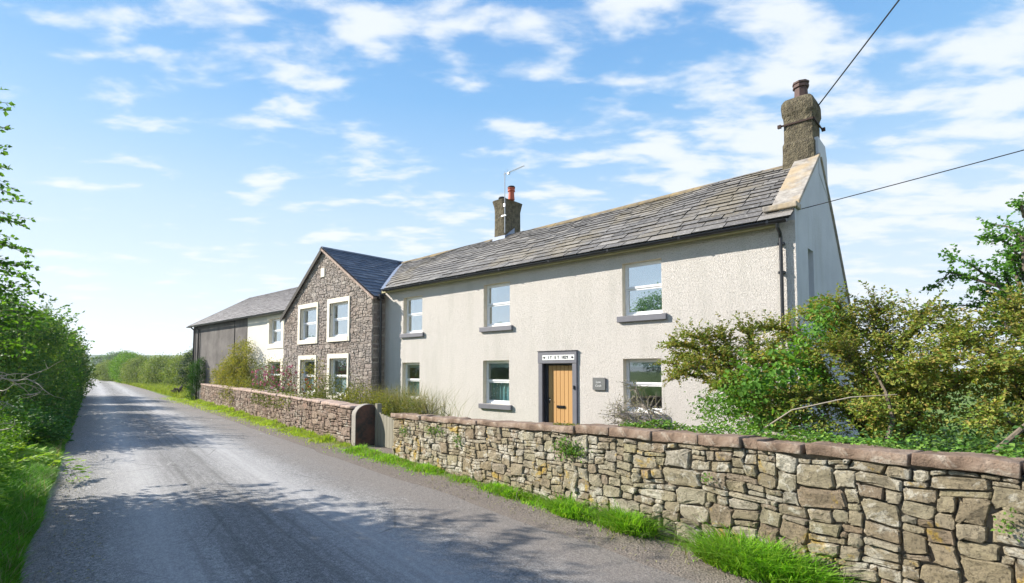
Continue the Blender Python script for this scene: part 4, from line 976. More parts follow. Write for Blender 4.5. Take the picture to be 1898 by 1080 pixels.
# ---------------------------------------------------------------- right verge: grass along the wall foot
g = np.random.default_rng(31)
def verge_w(t): return np.interp(t, [0, 2.4, 3.2, 4.2, 6, 8, 10, 12, 16, 24, 34, 42, 46], [.2, .3, .22, .24, .22, .24, .34, .42, .5, .55, .8, 1.2, 1.1])
n = 52000; t = np.concatenate([g.uniform(-1, 12, int(n*.5)), g.uniform(12, 44, int(n*.5))])
dens = np.array([noise.noise(Vector((a*1.3, 4., 0))) for a in t]); keep = (dens > -.45) | (t > 11) ; t = t[keep]; dens = dens[keep]
edge_ = np.interp(t, [0, 12, 24, 33, 38, 44], [5.13, 5.10, 5.17, 5.26, 5.32, 5.5])
s = edge_ - np.abs(g.normal(size=len(t)))*verge_w(t)*.55
Hh = np.clip(.09+.22*np.clip(dens, -.2, .6), .04, .3)*np.interp(t, [0, 11, 13, 40], [1, 1, .95, 1.0])*np.interp(edge_-s, [0, .25, .6], [1.1, .8, .35])
P = tsa(t, s, .01); Hh *= np.interp(t, [0, 11, 14, 42], [1, 1, 1.35, 1.5])
leafmat('sunny_blade', [(.25, .42, .035), (.34, .50, .05), (.42, .54, .09), (.22, .38, .03)], .45, big=2.2); wd = np.interp(t, [0, 10, 42], [.0055, .008, .016]); nr_ = t < 12.6
tag(grass('verge_grass', P[nr_], Hh[nr_], wd[nr_], 'grass_blade', g=g, lean=.5), kind='stuff')
tag(grass('verge_grass', P[~nr_], Hh[~nr_], wd[~nr_], 'sunny_blade', g=g, lean=.5), kind='stuff')
for (tt_, w, hh, nb, lab) in ((2.55, .36, .34, 3800, 'large lush grass tuft at the wall foot, nearest the camera and furthest right'), (4.05, .20, .30, 1800, 'upright round grass tuft at the wall foot, second from the camera'),
                         (5.0, .24, .24, 1600, 'spreading bright green grass tuft at the wall foot, left of the upright round one'), (6.3, .16, .15, 800, 'short grass tuft at the wall foot, midway along the near wall')):
    a = g.uniform(0, 6.28, nb); r = np.sqrt(g.random(nb))*w
    P = tsa(tt_+np.cos(a)*r*1.7, 5.0-np.abs(np.sin(a))*r*.9, .01); H = hh*(1-.45*(r/w)**2)
    o = grass('grass_tuft', P[::2], H[::2]*1.15, .0068, 'grass_blade', g=g, lean=.8, bend_=1.2); tag(o, lab, 'grass', 'grass tufts along the foot of the near wall')
# wall plants (ferns, herb robert) growing from the joints
def wallplant(t, z, w, h, nl, lab, sz=.035, m='ivy_leaf'):
    P = tsa(t+g.normal(size=nl)*w, 5.085-np.abs(g.normal(size=nl))*.03, 0); P[:, 2] = z+g.normal(size=nl)*h
    tag(leafobj('wall_plant', leaf_arrays(P, sz, .6, .3, None, g), m), lab, 'plant', 'small plants rooted in the near wall')
wallplant(5.15, .85, .14, .06, 260, 'largest tuft of small green leaves in the near wall, under a coping joint', .045)
wallplant(9.95, .66, .10, .05, 110, 'small green leaf tuft near the gate end of the near wall')
wallplant(8.75, .78, .22, .05, 160, 'sparse trailing green leaves high on the near wall beyond the door')
wallplant(7.9, .68, .09, .05, 80, 'small leaf tuft in the near wall in front of the oak door')
wallplant(.78, .83, .035, .05, 50, 'tiny seedling under the coping at the far right', .03)
wallplant(3.1, .78, .035, .03, 40, 'tiny leaf tuft on the pale wall stones below the red coping', .03)
P = tsa(g.uniform(4.6, 5.6, 900), 5.2+np.abs(g.normal(size=900))*.10, 0); P[:, 2] = 1.13+g.normal(size=900)*.012
tag(leafobj('moss', leaf_arrays(P, .03, .8, 1.5, None, g), 'golden_leaf'), kind='stuff')

# ---------------------------------------------------------------- left verge, bracken, hedge, tree
g = np.random.default_rng(41)
n = 60000; t = np.concatenate([g.uniform(3.5, 13, int(n*.6)), g.uniform(13, 50, int(n*.4))])
ed = -.46+.10*np.array([noise.noise(Vector((a*.6, 0, 0))) for a in t]); s = ed-np.abs(g.normal(size=n))*np.interp(t, [4, 10, 14, 50], [.5, .4, .25, .2])
P = tsa(t, s); P[:, 2] = np.clip((-.5-s)/1.2, 0, 1)*.25
tag(grass('verge_grass', P, np.interp(-.46-s, [-.1, .25, .8], [.07, .17, .26]), .005+.0*t, 'verge_blade', g=g, lean=.6), kind='stuff')
n = 5000; t = g.uniform(3.5, 45, n); P = tsa(t, -.5-np.abs(g.normal(size=n))*.4, .02); tag(grass('dry_grass', P, .16+.12*g.random(n), .004, 'straw', g=g, lean=.8), kind='stuff')
n = 2600; t = g.uniform(-1, 42, n); P = tsa(t, np.interp(t, [0, 12, 24, 33, 42], [5.08, 5.05, 5.1, 5.2, 5.3])-np.abs(g.normal(size=n))*.2, .02); tag(grass('dry_grass', P, .12+.12*g.random(n), .004, 'straw', g=g, lean=.8), kind='stuff')
def grit(P, r, m):
    n = len(P); V = np.array([[1, 0, 0], [-.5, .8, 0], [-.5, -.8, 0], [0, 0, .8], [.3, .1, .6]])[None]*(r*g.uniform(.5, 1.4, n))[:, None, None]; a = g.uniform(0, 6.28, n); c0, s0 = np.cos(a), np.sin(a)
    X = V[..., 0]*c0[:, None]-V[..., 1]*s0[:, None]; Y = V[..., 0]*s0[:, None]+V[..., 1]*c0[:, None]; V = np.stack([X, Y, V[..., 2]], -1)+P[:, None]
    b = np.arange(n)[:, None]*5; F = np.concatenate([b+np.array([[0, 1, 4]]), b+np.array([[1, 2, 3]]), b+np.array([[2, 0, 4]]), b+np.array([[1, 3, 4]]), b+np.array([[2, 4, 3]])]).astype(np.int32)
    return tag(obj('grit', V.reshape(-1, 3), F, m), kind='stuff')
n = 5200; t = np.concatenate([g.uniform(1.5, 14, 3600), g.uniform(14, 40, 1600)]); sR = 4.75-np.abs(g.normal(size=n))*.35; sL = -.42+np.abs(g.normal(size=n))*.2; s = np.where(g.random(n) < .6, sR, sL)
P = tsa(t, s, 0); P[:, 2] = np.interp(s, [-.5, -.3, 1.9, 4.0, 4.35, 4.8, 5.1], [.005, .013, .035, .012, .012, .03, .035])
grit(P, np.full(n, .008), simple('grit_stone', (.22, .2, .18), .95, .1))
n = 900; t = g.uniform(3, 16, n); P = tsa(t, np.where(g.random(n) < .5, -.35+.5*g.random(n), 4.9-.6*g.random(n)), .03); tag(leafobj('leaf_litter', leaf_arrays(P, .035, .5, 3, None, g), 'straw'), kind='stuff')
# bracken and fern fronds
def frond(base, az, L, g, Lv, mb, rise=1.1):
    d = np.array([math.cos(az), math.sin(az), rise]); d = unit(d); p = np.array(base, float); n = 16; st = L/n; pts = [p.copy()]
    for i in range(n):
        d = unit(d+np.array([0, 0, -.13*rise])+g.normal(size=3)*.02); p = p+d*st; pts.append(p.copy())
        if i < 2: continue
        sd = unit(np.cross(d, [0, 0, 1.])); k = math.sin(math.pi*(i+1.5)/(n+2.5))**.8*L*.26; nn_ = np.cross(sd, d)
        m_ = 5
        for q in (-1, 1):
            dd = unit(sd*q+d*.35); P = np.array([p+dd*k*(j+.3)/m_ for j in range(m_)]); s2 = k*.5*(1-np.arange(m_)/m_*.6)
            for e in (1,):
                Dn = unit(np.tile(dd*.6+d*.7*e, (m_, 1))); V = leaf_arrays(P, s2*.95, .42, 1.5, None, g, Dn, fold=.03); Lv.append(V)
    mb.tube(pts[::3]+[pts[-1]], .004, 3, caps=False)
ferns = [(7.0, -1.45, .55), (8.2, -1.35, .75), (9.3, -1.45, .9), (10.4, -1.3, 1.0), (11.6, -1.4, 1.1), (12.8, -1.35, 1.1), (14.0, -1.6, 1.15), (15.2, -1.5, 1.1), (10.8, -2.1, 1.2), (13.2, -2.2, 1.35), (9.0, -2.1, 1.1), (16.3, -1.9, 1.2)]
names_ = ['nearest low bracken clump at the left edge of the picture', 'second bracken clump along the left verge', 'third bracken clump along the left verge, bright in the sun', 'bracken clump midway along the sunlit bank on the left', 'tall bracken clump on the sunlit left bank above the grass',
  'bracken clump leaning to the lane before the dark hedge', 'bracken clump close to the start of the dark hedge', 'last bracken clump in front of the dark hedge', 'tall bracken clump set back on the left bank, midway', 'tallest bracken clump set back beneath the dead branches', 'bracken clump set back on the bank, nearest the camera', 'bracken clump set back against the dark hedge']
for (t_, s_, h_), lab in zip(ferns, names_):
    s_ -= .32; h_ *= 1.25 if s_ < -1.9 else 1.1
    Lv = []; mb = MB(); b0 = ts(t_, s_, .2); fo = thing('bracken_clump', lab, 'bracken', tuple(b0), 'bracken clumps on the left bank')
    for i in range(22):
        bb = b0+np.append(g.normal(size=2)*.22, 0); frond(bb, g.uniform(0, 6.28), h_*g.uniform(.8, 1.25), g, Lv, mb, g.uniform(.9, 2.2))
    leafobj('fronds', Lv, 'fern_leaf', fo); mb.build('stalks', MT['bark'], fo)
# low brambles and nettles filling the bank
n = 620; tb = g.uniform(6, 19, n); sb = -1.2-np.abs(g.normal(size=n))*.75; Cc = tsa(tb, sb); Cc[:, 2] = .25+g.random(n)*np.interp(-sb, [1.1, 2], [.25, .85])
tag(leafobj('undergrowth', clump_leaves(Cc, np.tile([0, 0, 1.], (n, 1)), 26, .10, .075, .62, .7, g), 'bright_leaf'), kind='stuff')
n = 1500; tb = g.uniform(16.5, 50, n); sb = -.66-np.abs(g.normal(size=n))*.42; Cc = tsa(tb, sb); Cc[:, 2] = .08+g.random(n)**1.4*np.interp(-sb, [.6, 1.4], [.35, 1.2])
tag(leafobj('undergrowth', clump_leaves(Cc, np.tile([0, 0, 1.], (n, 1)), 26, .12, .10, .62, .7, g), 'bramble_leaf'), kind='stuff')
# hedgerow shrubs on the left
def hedge_shrub(name, label, cat, blobs, per, k, rad, size, m, base, grp=None, g=None, up_=.5, zmin=.05, twigs=10, asp=.6, flat=1., spr=0):
    g = g or rng; Cc, O = clumps(blobs, per, g); o = thing(name, label, cat, tuple(base), grp)
    Ls = [clump_leaves(Cc, O, k, rad, size, asp, up_, g, zmin, flat)]; tm = MB()
    for i in range(spr):
        q = g.integers(len(Cc)); d = unit(O[q]+np.array([0, 0, .9])+g.normal(size=3)*.35); spray(Cc[q], d, g.uniform(.5, 1.1), .55, .07, size*1.05, g, Ls, tm, m_aspect=.62, tw=.008)
    leafobj('foliage' if 'hedge' in name or 'shrub' in name else 'crown', Ls, m, o)
    if spr: tm.build('twigs', MT['bark'], o)
    mb = MB(); sel = g.choice(len(Cc), min(twigs, len(Cc)), replace=False); limbs(mb, base, [Cc[i] for i in sel], .07, g, fork=.35); mb.build('stems' if 'hedge' in name or 'shrub' in name else 'trunk', MT['bark'], o)
    return o
g = np.random.default_rng(43)
def lb(t, s, z, rt_, rs, rz): p = ts(t, s, z); return (p[0], p[1], z, rt_, rs, rz)
G1 = 'hedgerow shrubs along the left side of the lane'
hedge_shrub('hedgerow_shrub', 'dark green hedgerow shrub on the left where the hedge begins, sprays arching up', 'shrub', [lb(20.2, -2.1, 1.5, 1.7, 1.15, 1.3), lb(22.2, -1.9, 2.5, 1.8, 1.15, 1.4), lb(21.5, -2.6, 3.1, 1.6, 1.0, 1.0)], 7, 34, .17, .10, 'hedge_leaf', ts(21.4, -2.3), G1, g, spr=110)
hedge_shrub('hedgerow_shrub', 'tall hedgerow shrub with dark lower leaves, second from the near end of the left hedge', 'shrub', [lb(25.5, -2.0, 1.6, 2.3, 1.3, 1.5), lb(26.0, -2.1, 2.9, 2.0, 1.2, 1.25)], 6, 34, .18, .11, 'hedge_leaf', ts(25.6, -2.2), G1, g, spr=70)
hedge_shrub('hedgerow_shrub', 'rounded hedgerow shrub in the middle of the left hedge', 'shrub', [lb(30.5, -2.0, 1.6, 2.9, 1.3, 1.6), lb(30.0, -2.1, 2.9, 2.2, 1.2, 1.15)], 5, 32, .2, .13, 'tree_leaf', ts(30.4, -2.2), G1, g, spr=60)
hedge_shrub('hedgerow_shrub', 'dark hedgerow shrub leaning out over the lane, second from the far end on the left', 'shrub', [lb(36.5, -1.8, 1.7, 3.4, 1.35, 1.7), lb(37.0, -2., 3.0, 2.6, 1.2, 1.2)], 4.5, 32, .2, .14, 'hedge_leaf', ts(36.5, -2.1), G1, g, spr=60)
hedge_shrub('hedgerow_shrub', 'furthest hedgerow shrub on the left where the lane bends out of sight', 'shrub', [lb(44, -1.6, 1.6, 3.8, 1.3, 1.6), lb(44.6, -1.7, 2.9, 3.0, 1.2, 1.35), lb(50, -1.8, 2, 3.5, 1.3, 1.8)], 4, 32, .22, .16, 'far_hedge_leaf', ts(45, -2.), G1, g, spr=50)
# dead twiggy branches in the gap
mb = MB()
for i in range(26):
    st = ts(15.6+g.normal()*.8, -1.95+g.normal()*.35, 1.35+g.normal()*.3); p = st.copy(); d = unit(np.array([g.normal(), g.normal(), .25*g.normal()])+NV*.9); pts = [p.copy()]
    for j in range(7): d = unit(d+g.normal(size=3)*.28+np.array([0, 0, -.05])); p = p+d*g.uniform(.09, .2); pts.append(p.copy())
    mb.tube(pts, list(np.linspace(.013, .003, 8)), 4, caps=False)
    for j in (2, 4, 5):
        e = pts[j]+unit(g.normal(size=3))*.2; mb.tube([pts[j], (pts[j]+e)/2+g.normal(size=3)*.03, e], [.006, .004, .002], 3, caps=False)
mb.tube([ts(15.8, -2.3, .1), ts(15.7, -2.1, .8), ts(15.6, -1.95, 1.4)], [.05, .035, .02], 6)
tag(mb.build('dead_branch', MT['dead_bark']), 'tangle of bare pale dead branches between the bracken and the left hedge', 'branch')
# the large tree overhanging from the left edge
g = np.random.default_rng(47)
ta = thing('hedgerow_tree', 'tall broadleaf tree whose leafy branches reach in from the left edge against the sky', 'tree', tuple(ts(10.5, -3.6)))
bl = [lb(11.6, -2.55, 3.2, 1.9, 1.0, 1.3), lb(9.2, -2.4, 2.6, 1.9, .8, 1.35), lb(7.0, -2.7, 3.0, 2.0, 1.0, 1.4), lb(4.6, -3.0, 3.2, 2.0, 1.1, 1.3), lb(2.0, -3.6, 3.4, 2.4, 1.3, 1.5), lb(9.8, -3.6, 4.9, 2.4, 1.4, 1.3), lb(12.2, -3.4, 4.5, 1.6, 1.1, 1.3), lb(6.4, -4.0, 4.6, 2.2, 1.3, 1.2)]
Cc, O = clumps(bl, 13, g, .7); Lv = [clump_leaves(Cc, O, 30, .2, .115, .62, .5, g, .6)]
mb = MB(); tops = [Cc[i] for i in g.choice(len(Cc), 34, replace=False)]; limbs(mb, ts(9.5, -3.6), tops, .16, g, fork=.35, wob=.2)
# arching leafy sprays reaching over the lane (the fringe seen against the sky)
mb2 = MB(); L2 = []
def edge_s(t): return -.098*t
def px2w(px, py, t):        # a point at road distance t on a given line of sight
    qx, qy = (px-949)/FPX, (py-634)/FPX; d = np.array(fw)+np.array(rt)*qx-np.array(uu)*qy
    k = t/(d@DV); return np.array([0, 0, CAMH])+d*k
for (px, py, t_, sp_) in ((18, 192, 11.2, .35), (12, 228, 11.3, .25), (10, 290, 11.4, .5), (20, 315, 11.5, .5), (30, 362, 11.6, .8), (48, 395, 11.6, .8), (52, 412, 11.8, .8), (35, 440, 11.6, .9), (50, 462, 11.7, .9), (25, 480, 11.7, 1.), (48, 500, 12, 1.), (60, 498, 12, .8),
                          (70, 522, 12.2, .9), (55, 545, 12.2, 1.), (80, 552, 12.5, 1.), (40, 560, 12, 1.), (62, 580, 12.4, .9), (88, 590, 12.8, .9), (30, 600, 12, .9), (75, 605, 12.6, .8), (50, 625, 12.6, .8), (20, 410, 11.8, 1.), (8, 340, 11.6, .9), (14, 520, 12, 1.), (22, 640, 12.4, .8), (48, 650, 12.6, .7)):
    for q in range(3):
        tip = px2w(px+g.normal()*7, py+g.normal()*9, t_+g.normal()*.4); L = sp_*g.uniform(.8, 1.15)
        st = tip - NV*L*.86 + DV*g.normal()*.35*L + np.array([0, 0, .10*L])
        d = unit(tip-st)+np.array([0, 0, .22]); spray(st, d, np.linalg.norm(tip-st), .45, .05, .085, g, L2, mb2, m_aspect=.68, tw=.009, curl=.2)
        if q == 0: bk = Cc[np.argmin(np.linalg.norm(Cc-(st-NV*.6), axis=1))]; mb2.tube([bk, (bk+st)/2+np.array([0, 0, .05]), st], [.014, .009, .005], 4, caps=False)
Lv += L2
leafobj('crown', Lv, 'tree_leaf', ta); mb.build('trunk', MT['bark'], ta); mb2.build('twigs', MT['bark'], ta)

# ---------------------------------------------------------------- right side beyond the house
g = np.random.default_rng(53)
hd = [(46.5, 6.2, 1.7, 1.7, 1.1, 1.75, 'holly_leaf', 'dark shaded holly bush beside the far end of the house'), (51, 7.4, 1.9, 4.4, 1.7, 2.1, 'far_hedge_leaf', 'tall olive green hedge shrub just beyond the house'), (53, 9.0, 3.0, 4., 1.6, 1.9, 'bright_leaf', 'bright green bushy tree above the hedge just beyond the house'),
      (61, 7.2, 1.6, 5.6, 1.6, 1.7, 'far_hedge_leaf', 'greyish hedge shrub in the middle of the far right hedgerow'), (74, 6.2, 1.7, 7, 1.6, 1.7, 'far_hedge_leaf', 'long hedge shrub further down the right of the lane'), (90, 5.2, 1.7, 8, 1.8, 1.9, 'far_hedge_leaf', 'distant hedge shrub on the right before the bend'), (104, 4.3, 2.3, 6, 2, 2.4, 'bright_leaf', 'bright round green bush on the right near the bend'), (128, 2.8, 1.7, 14, 2, 1.9, 'far_hedge_leaf', 'furthest hedge on the right where the lane disappears')]
for (t_, s_, z_, a, b, c0, m_, lab) in hd:
    hedge_shrub('hedge_shrub', lab, 'hedge', [lb(t_-a*.4, s_, z_*.95, a*.62, b, c0), lb(t_+a*.4, s_+.1, z_, a*.62, b, c0*.95), lb(t_, s_+.3, z_+c0*.35, a*.5, b*.8, c0*.75)], 4.2 if t_ < 60 else 2.6, 30, .16 if t_ < 60 else .24, .11 if t_ < 60 else .19, m_, ts(t_, s_), 'hedges on the right beyond the house', g, up_=.6, twigs=12)
n = 22000; t = g.uniform(41.5, 150, n)**1.0; s = np.interp(t, [41, 60, 90, 120, 150], [4.55, 4.4, 3.9, 2.9, 1.0])+g.random(n)**1.2*2.0
P = tsa(t, s); P[:, 2] = (s-4.2).clip(0, 2)*.12
tag(grass('verge_grass', P, .28+.25*g.random(n), .014, 'field_blade', g=g, lean=.5), kind='stuff')
# stump
mb = MB()
for i in range(9):
    a = g.uniform(0, 6.28); c0 = ts(45.2, 5.0); mb.tube([c0+np.array([0, 0, .1]), c0+np.array([math.cos(a)*.25, math.sin(a)*.25, .35+g.random()*.3]), c0+np.array([math.cos(a)*.55, math.sin(a)*.55, g.uniform(.1, .8)])], [.16, .1, .04], 6)
tag(mb.build('tree_stump', MT['bark']), 'dark dead tree stump on the grass verge beyond the house', 'stump')
# conifer at the end of the far wall
o = thing('conifer_shrub', 'bright green clipped conifer at the far end of the garden wall', 'shrub', tuple(ts(38.3, 5.15)))
Cc, O = clumps([lb(38.35, 5.02, 1.15, .3, .3, 1.2), lb(38.2, 5.35, 1.75, .3, .32, .9)], 26, g); Lv = leaf_arrays(np.repeat(Cc, 34, 0)+g.normal(size=(len(Cc)*34, 3))*.09, .09, .3, .3, np.repeat(O, 34, 0), g, np.tile([0, 0, 1.6], (len(Cc)*34, 1)))
leafobj('foliage', Lv, 'conifer_leaf', o); mb = MB(); mb.tube([ts(38.3, 5.15, 0), ts(38.3, 5.15, 1.6)], [.07, .03], 6); mb.build('stems', MT['bark'], o)

# ---------------------------------------------------------------- garden plants behind the far wall
g = np.random.default_rng(59)
def shrub(lab, blobs, per, k, rad, size, m, base, asp=.5, up_=.4, grp='shrubs and flowers behind the far garden wall', extra=None, name='garden_shrub', twigs=14, flat=1.):
    return hedge_shrub(name, lab, 'shrub', blobs, per, k, rad, size, m, base, grp, g, up_, .1, twigs, asp, flat)
shrub('tallest olive and gold leaved shrub against the grey end wall', [(-30.9, 11.3, 1.4, 2.0, .35, 1.3), (-30.0, 11.3, 2.4, 1.1, .32, 1.25), (-33.0, 11.5, 1.3, 1.4, .2, 1.0)], 9, 30, .14, .12, 'olive_leaf', (-30.2, 11.35, 0), asp=.35)
shrub('pale leafy climber against the cream wall left of the stone gable', [(-26.3, 10.9, 1.3, 1.1, .45, .95), (-25.6, 10.9, 1.9, .5, .35, .6)], 8, 20, .13, .08, 'rose_leaf', (-26.2, 11.1, 0))
shrub('low golden yellow bush right of the tall olive shrub', [(-26.6, 10.0, .9, 1.1, .6, .75)], 9, 26, .12, .08, 'golden_leaf', (-26.6, 10.1, 0))
o = shrub('rose bush with pink blooms beneath the left windows of the stone gable', [(-22.4, 9.8, 1.2, 1.3, .5, .8), (-21.3, 9.8, 1.5, .6, .4, .7)], 8, 18, .14, .07, 'rose_leaf', (-22., 9.9, 0)); 
P = np.stack([g.uniform(-23.6, -20.6, 90), g.uniform(9.2, 10.1, 90), g.uniform(1.1, 2.1, 90)], 1); leafobj('blooms', leaf_arrays(np.repeat(P, 5, 0), .075, .9, .2, None, g), 'pink_petal', o)
o = shrub('tall straggling rose between the two lower gable windows', [(-19.0, 9.7, 1.3, .55, .4, .9), (-18.5, 9.7, 1.7, .35, .3, .6)], 9, 18, .12, .07, 'olive_leaf', (-18.8, 9.8, 0))
P = np.stack([g.uniform(-19.8, -18.2, 30), g.uniform(9.2, 9.9, 30), g.uniform(1., 1.9, 30)], 1); leafobj('blooms', leaf_arrays(np.repeat(P, 5, 0), .07, .9, .2, None, g), 'rust_petal', o)
shrub('green bushy plant just left of the seeding grass clump', [(-15.6, 9.0, 1.05, 1.1, .5, .7), (-16.6, 9.2, .9, .8, .5, .7)], 9, 26, .11, .065, 'rose_leaf', (-15.8, 9.1, 0))
shrub('low yellow green bush behind the gate pier', [(-13.7, 8.6, .85, 1.1, .5, .55), (-12.6, 8.4, .75, .8, .5, .5)], 11, 30, .10, .06, 'golden_leaf', (-13.4, 8.7, 0))
n = 2600; P = np.stack([-13.2+g.normal(size=n)*.85, 9.6+g.normal(size=n)*.3, np.zeros(n)+.1], 1)
o = grass('ornamental_grass', P, 1.35+0*P[:, 0], .006, 'straw', g=g, lean=.35, bend_=.3); tag(o, 'clump of pale seeding ornamental grass against the cream wall', 'grass')
shrub('small silvery plant at the right end of the flower bed', [(-10.9, 8.7, .75, .7, .4, .45)], 10, 18, .1, .05, 'straw', (-10.9, 8.8, 0))
# low planting running along behind the far wall
n = 700; x = g.uniform(-33, -11, n); Cc = np.stack([x, np.interp(x, [-34, -20, -11], [11.6, 9.2, 8.1])+g.random(n)*.9, .35+g.random(n)*.75], 1)
tag(leafobj('flower_bed', clump_leaves(Cc, np.tile([0, 0, 1.], (n, 1)), 22, .13, .07, .5, .5, g), 'rose_leaf'), kind='stuff')
P = tsa(g.uniform(16.5, 24, 700), 5.17+g.random(700)*.25, 0); P[:, 2] = 1.03+g.normal(size=700)*.06; P2 = tsa(g.uniform(18, 23.5, 500), 5.12, 0); P2[:, 2] = g.uniform(.6, 1.0, 500)
tag(leafobj('ivy', leaf_arrays(np.concatenate([P, P2]), .07, .8, .5, None, g), 'rose_leaf'), 'thin ivy trailing over the top of the far garden wall', 'ivy')

# ---------------------------------------------------------------- right garden: cotoneasters, bindweed, ivy
g = np.random.default_rng(61)
def arching(name, lab, base, arms, grp, fill=(), size=.046, m='cotoneaster_leaf', tw_len=(.16, .42), dens=62, sp=.019, rr0=.035, cat='shrub', upb=.8, aspect=.6):
    """shrub with arching main branches, each carrying many short leafy twigs"""
    o = thing(name, lab, cat, tuple(base), grp); Lv = []; mb = MB(); mt = MB(); fill_ = []
    if fill: Cc, O = clumps(fill, 17, g, .9); fill_ = [clump_leaves(Cc, O, 46, .08, size, .6, .8, g, flat=.45)]
    for (tip, rise, w) in arms:
        b = np.array(base, float)+np.append(g.normal(size=2)*.12, 0); t_ = np.array(tip, float); n_ = 14; pts = []
        for i in range(n_+1):
            k = i/n_; p = b+(t_-b)*k; p[2] += rise*4*k*(1-k)*.5; p += g.normal(size=3)*.02; pts.append(p)
        mb.tube(pts, list(np.linspace(rr0, .006, n_+1)), 6)
        L = np.linalg.norm(t_-b)
        for q in range(int(L*dens)):
            k = g.uniform(.12, 1)**.8; j = min(n_-1, int(k*n_)); p = pts[j]+(pts[j+1]-pts[j])*g.random(); ax = unit(pts[j+1]-pts[j])
            sd = g.normal(size=3); sd[2] = abs(sd[2])*.6-.1; d = unit(ax*.9+unit(sd)*.9)
            L_ = g.uniform(*tw_len)*w
            spray(p, d, L_, .9, sp, size, g, Lv, mt if q % 3 == 0 else None, m_aspect=aspect, tw=.004, upb=upb, curl=.4)
    Lv += fill_; leafobj('foliage', Lv, m, o); mb.build('branches', MT['bark'], o); mt.build('twigs', MT['bark'], o); return o
G2 = 'cotoneaster shrubs behind the near garden wall'
arching('cotoneaster_shrub', 'cotoneaster arching left towards the ground floor window by the name plaque', (-2.3, 8.1, .8), [((-4.0, 8.3, 2.0), 1.1, .75), ((-3.85, 8.1, 2.3), .9, .8), ((-4.05, 8.5, 1.75), .9, .6), ((-3.5, 8.1, 2.45), .7, .9), ((-3.1, 8.2, 2.45), .5, 1.), ((-2.7, 8.3, 2.5), .4, 1.), ((-3.5, 7.8, 1.9), .8, .7), ((-2.9, 7.5, 1.7), .5, .9), ((-2.3, 8.2, 2.3), .4, 1.), ((-2.0, 7.6, 1.6), .4, .9)], G2, fill=[(-3.0, 8.2, 2.1, .75, .35, .2), (-3.5, 8.1, 1.95, .45, .3, .15), (-2.4, 8.1, 1.8, .6, .4, .45), (-2.1, 7.8, 1.3, .55, .4, .35)])
arching('cotoneaster_shrub', 'tallest cotoneaster, its flat sprays crossing the corner of the white gable', (-1.1, 8.4, .8), [((-2.5, 8.6, 2.55), .8, .9), ((-1.9, 8.8, 2.75), .6, 1.), ((-1.5, 8.4, 2.80), .4, 1.1), ((-1.1, 8.6, 2.75), .3, 1.1), ((-.6, 8.4, 2.60), .4, 1.1), ((-.2, 8.0, 2.30), .5, 1.1), ((-2.2, 8.0, 2.05), .6, 1.), ((-1.4, 7.6, 2.15), .5, 1.1), ((-.6, 7.4, 1.95), .5, 1.1), ((.0, 7.5, 1.85), .5, 1.), ((-1.8, 7.4, 1.55), .4, 1.), ((-1., 7.1, 1.45), .3, 1.)], G2, dens=66, fill=[(-1.5, 8.5, 2.6, .75, .4, .28), (-.7, 8.4, 2.4, .6, .4, .3), (-1.3, 8.2, 1.9, .9, .5, .4), (-.5, 8.0, 1.8, .7, .5, .5), (-1.5, 7.8, 1.3, 1.0, .5, .35)])
arching('cotoneaster_shrub', 'golden brown cotoneaster at the right edge beside the lilac flowers', (.6, 8.2, .8), [((-.3, 8.6, 2.40), .5, 1.1), ((.2, 8.3, 2.65), .4, 1.1), ((.6, 8.4, 2.55), .3, 1.1), ((1.1, 8.2, 2.40), .3, 1.1), ((1.6, 8.0, 2.20), .4, 1.1), ((.1, 7.4, 1.95), .5, 1.), ((.8, 7.4, 2.05), .4, 1.), ((1.4, 7.2, 1.75), .4, 1.), ((-.1, 7.0, 1.45), .3, .9)], G2, dens=66, fill=[(.4, 8.4, 2.2, .5, .4, .25), (1.0, 8.3, 2.3, .7, .4, .4), (.2, 8.0, 1.9, .7, .4, .3), (1.2, 8.0, 1.6, .8, .5, .5)])
# bare-stemmed shrub by the ground floor window
o = thing('bare_shrub', 'half bare grey twiggy shrub in front of the ground floor window by the plaque', 'shrub', (-4.2, 8.4, .6)); mb = MB(); Lv = []
for i in range(13):
    p = np.array([-3.5+g.normal()*.08, 7.6+g.normal()*.08, .85]); d = unit(np.array([-.75+g.normal()*.5, .2*g.normal(), .9+.3*g.normal()])); pts = [p.copy()]
    for j in range(9):
        d = unit(d+g.normal(size=3)*.22+np.array([-.06, 0, -.02])); p = p+d*.12; pts.append(p.copy())
        if j > 2:
            for q in range(8):
                e = p+unit(g.normal(size=3)+d*.7)*g.uniform(.12, .32); mid = (p+e)/2+g.normal(size=3)*.02; mb.tube([p, mid, e], [.005, .003, .0015], 3, caps=False)
                if g.random() < .85: Lv.append(leaf_arrays(np.array([mid+(e-mid)*k for k in g.random(4)]), .026, .6, .4, None, g))
    mb.tube(pts, list(np.linspace(.028, .004, 10)), 6)
mb.build('branches', MT['dead_bark'], o); leafobj('foliage', Lv, 'straw', o)
# thick old limbs showing under the cotoneasters
o = thing('fallen_branch', 'pale weathered branch lying under the cotoneasters behind the coping', 'branch', (-1.9, 7.0, 1.1)); mb = MB()
mb.tube([(-2.3, 7.0, 1.08), (-2.0, 6.95, 1.13), (-1.5, 6.9, 1.10), (-1.1, 7.0, 1.05)], [.03, .028, .022, .012], 7); mb.tube([(-2.1, 6.95, 1.18), (-1.7, 6.7, 1.45), (-1.1, 6.6, 1.62), (-.7, 6.6, 1.66)], [.009, .007, .005, .003], 5); mb.build('wood', MT['dead_bark'], o)
o = thing('leaning_limb', 'thick bare limb slanting up at the right edge behind the red coping', 'branch', (.0, 6.6, .8)); mb = MB()
mb.tube([(-.15, 6.5, .9), (.05, 6.6, 1.2), (.35, 6.7, 1.55), (.8, 6.8, 1.9)], [.03, .026, .02, .014], 7); mb.build('wood', MT['bark'], o)
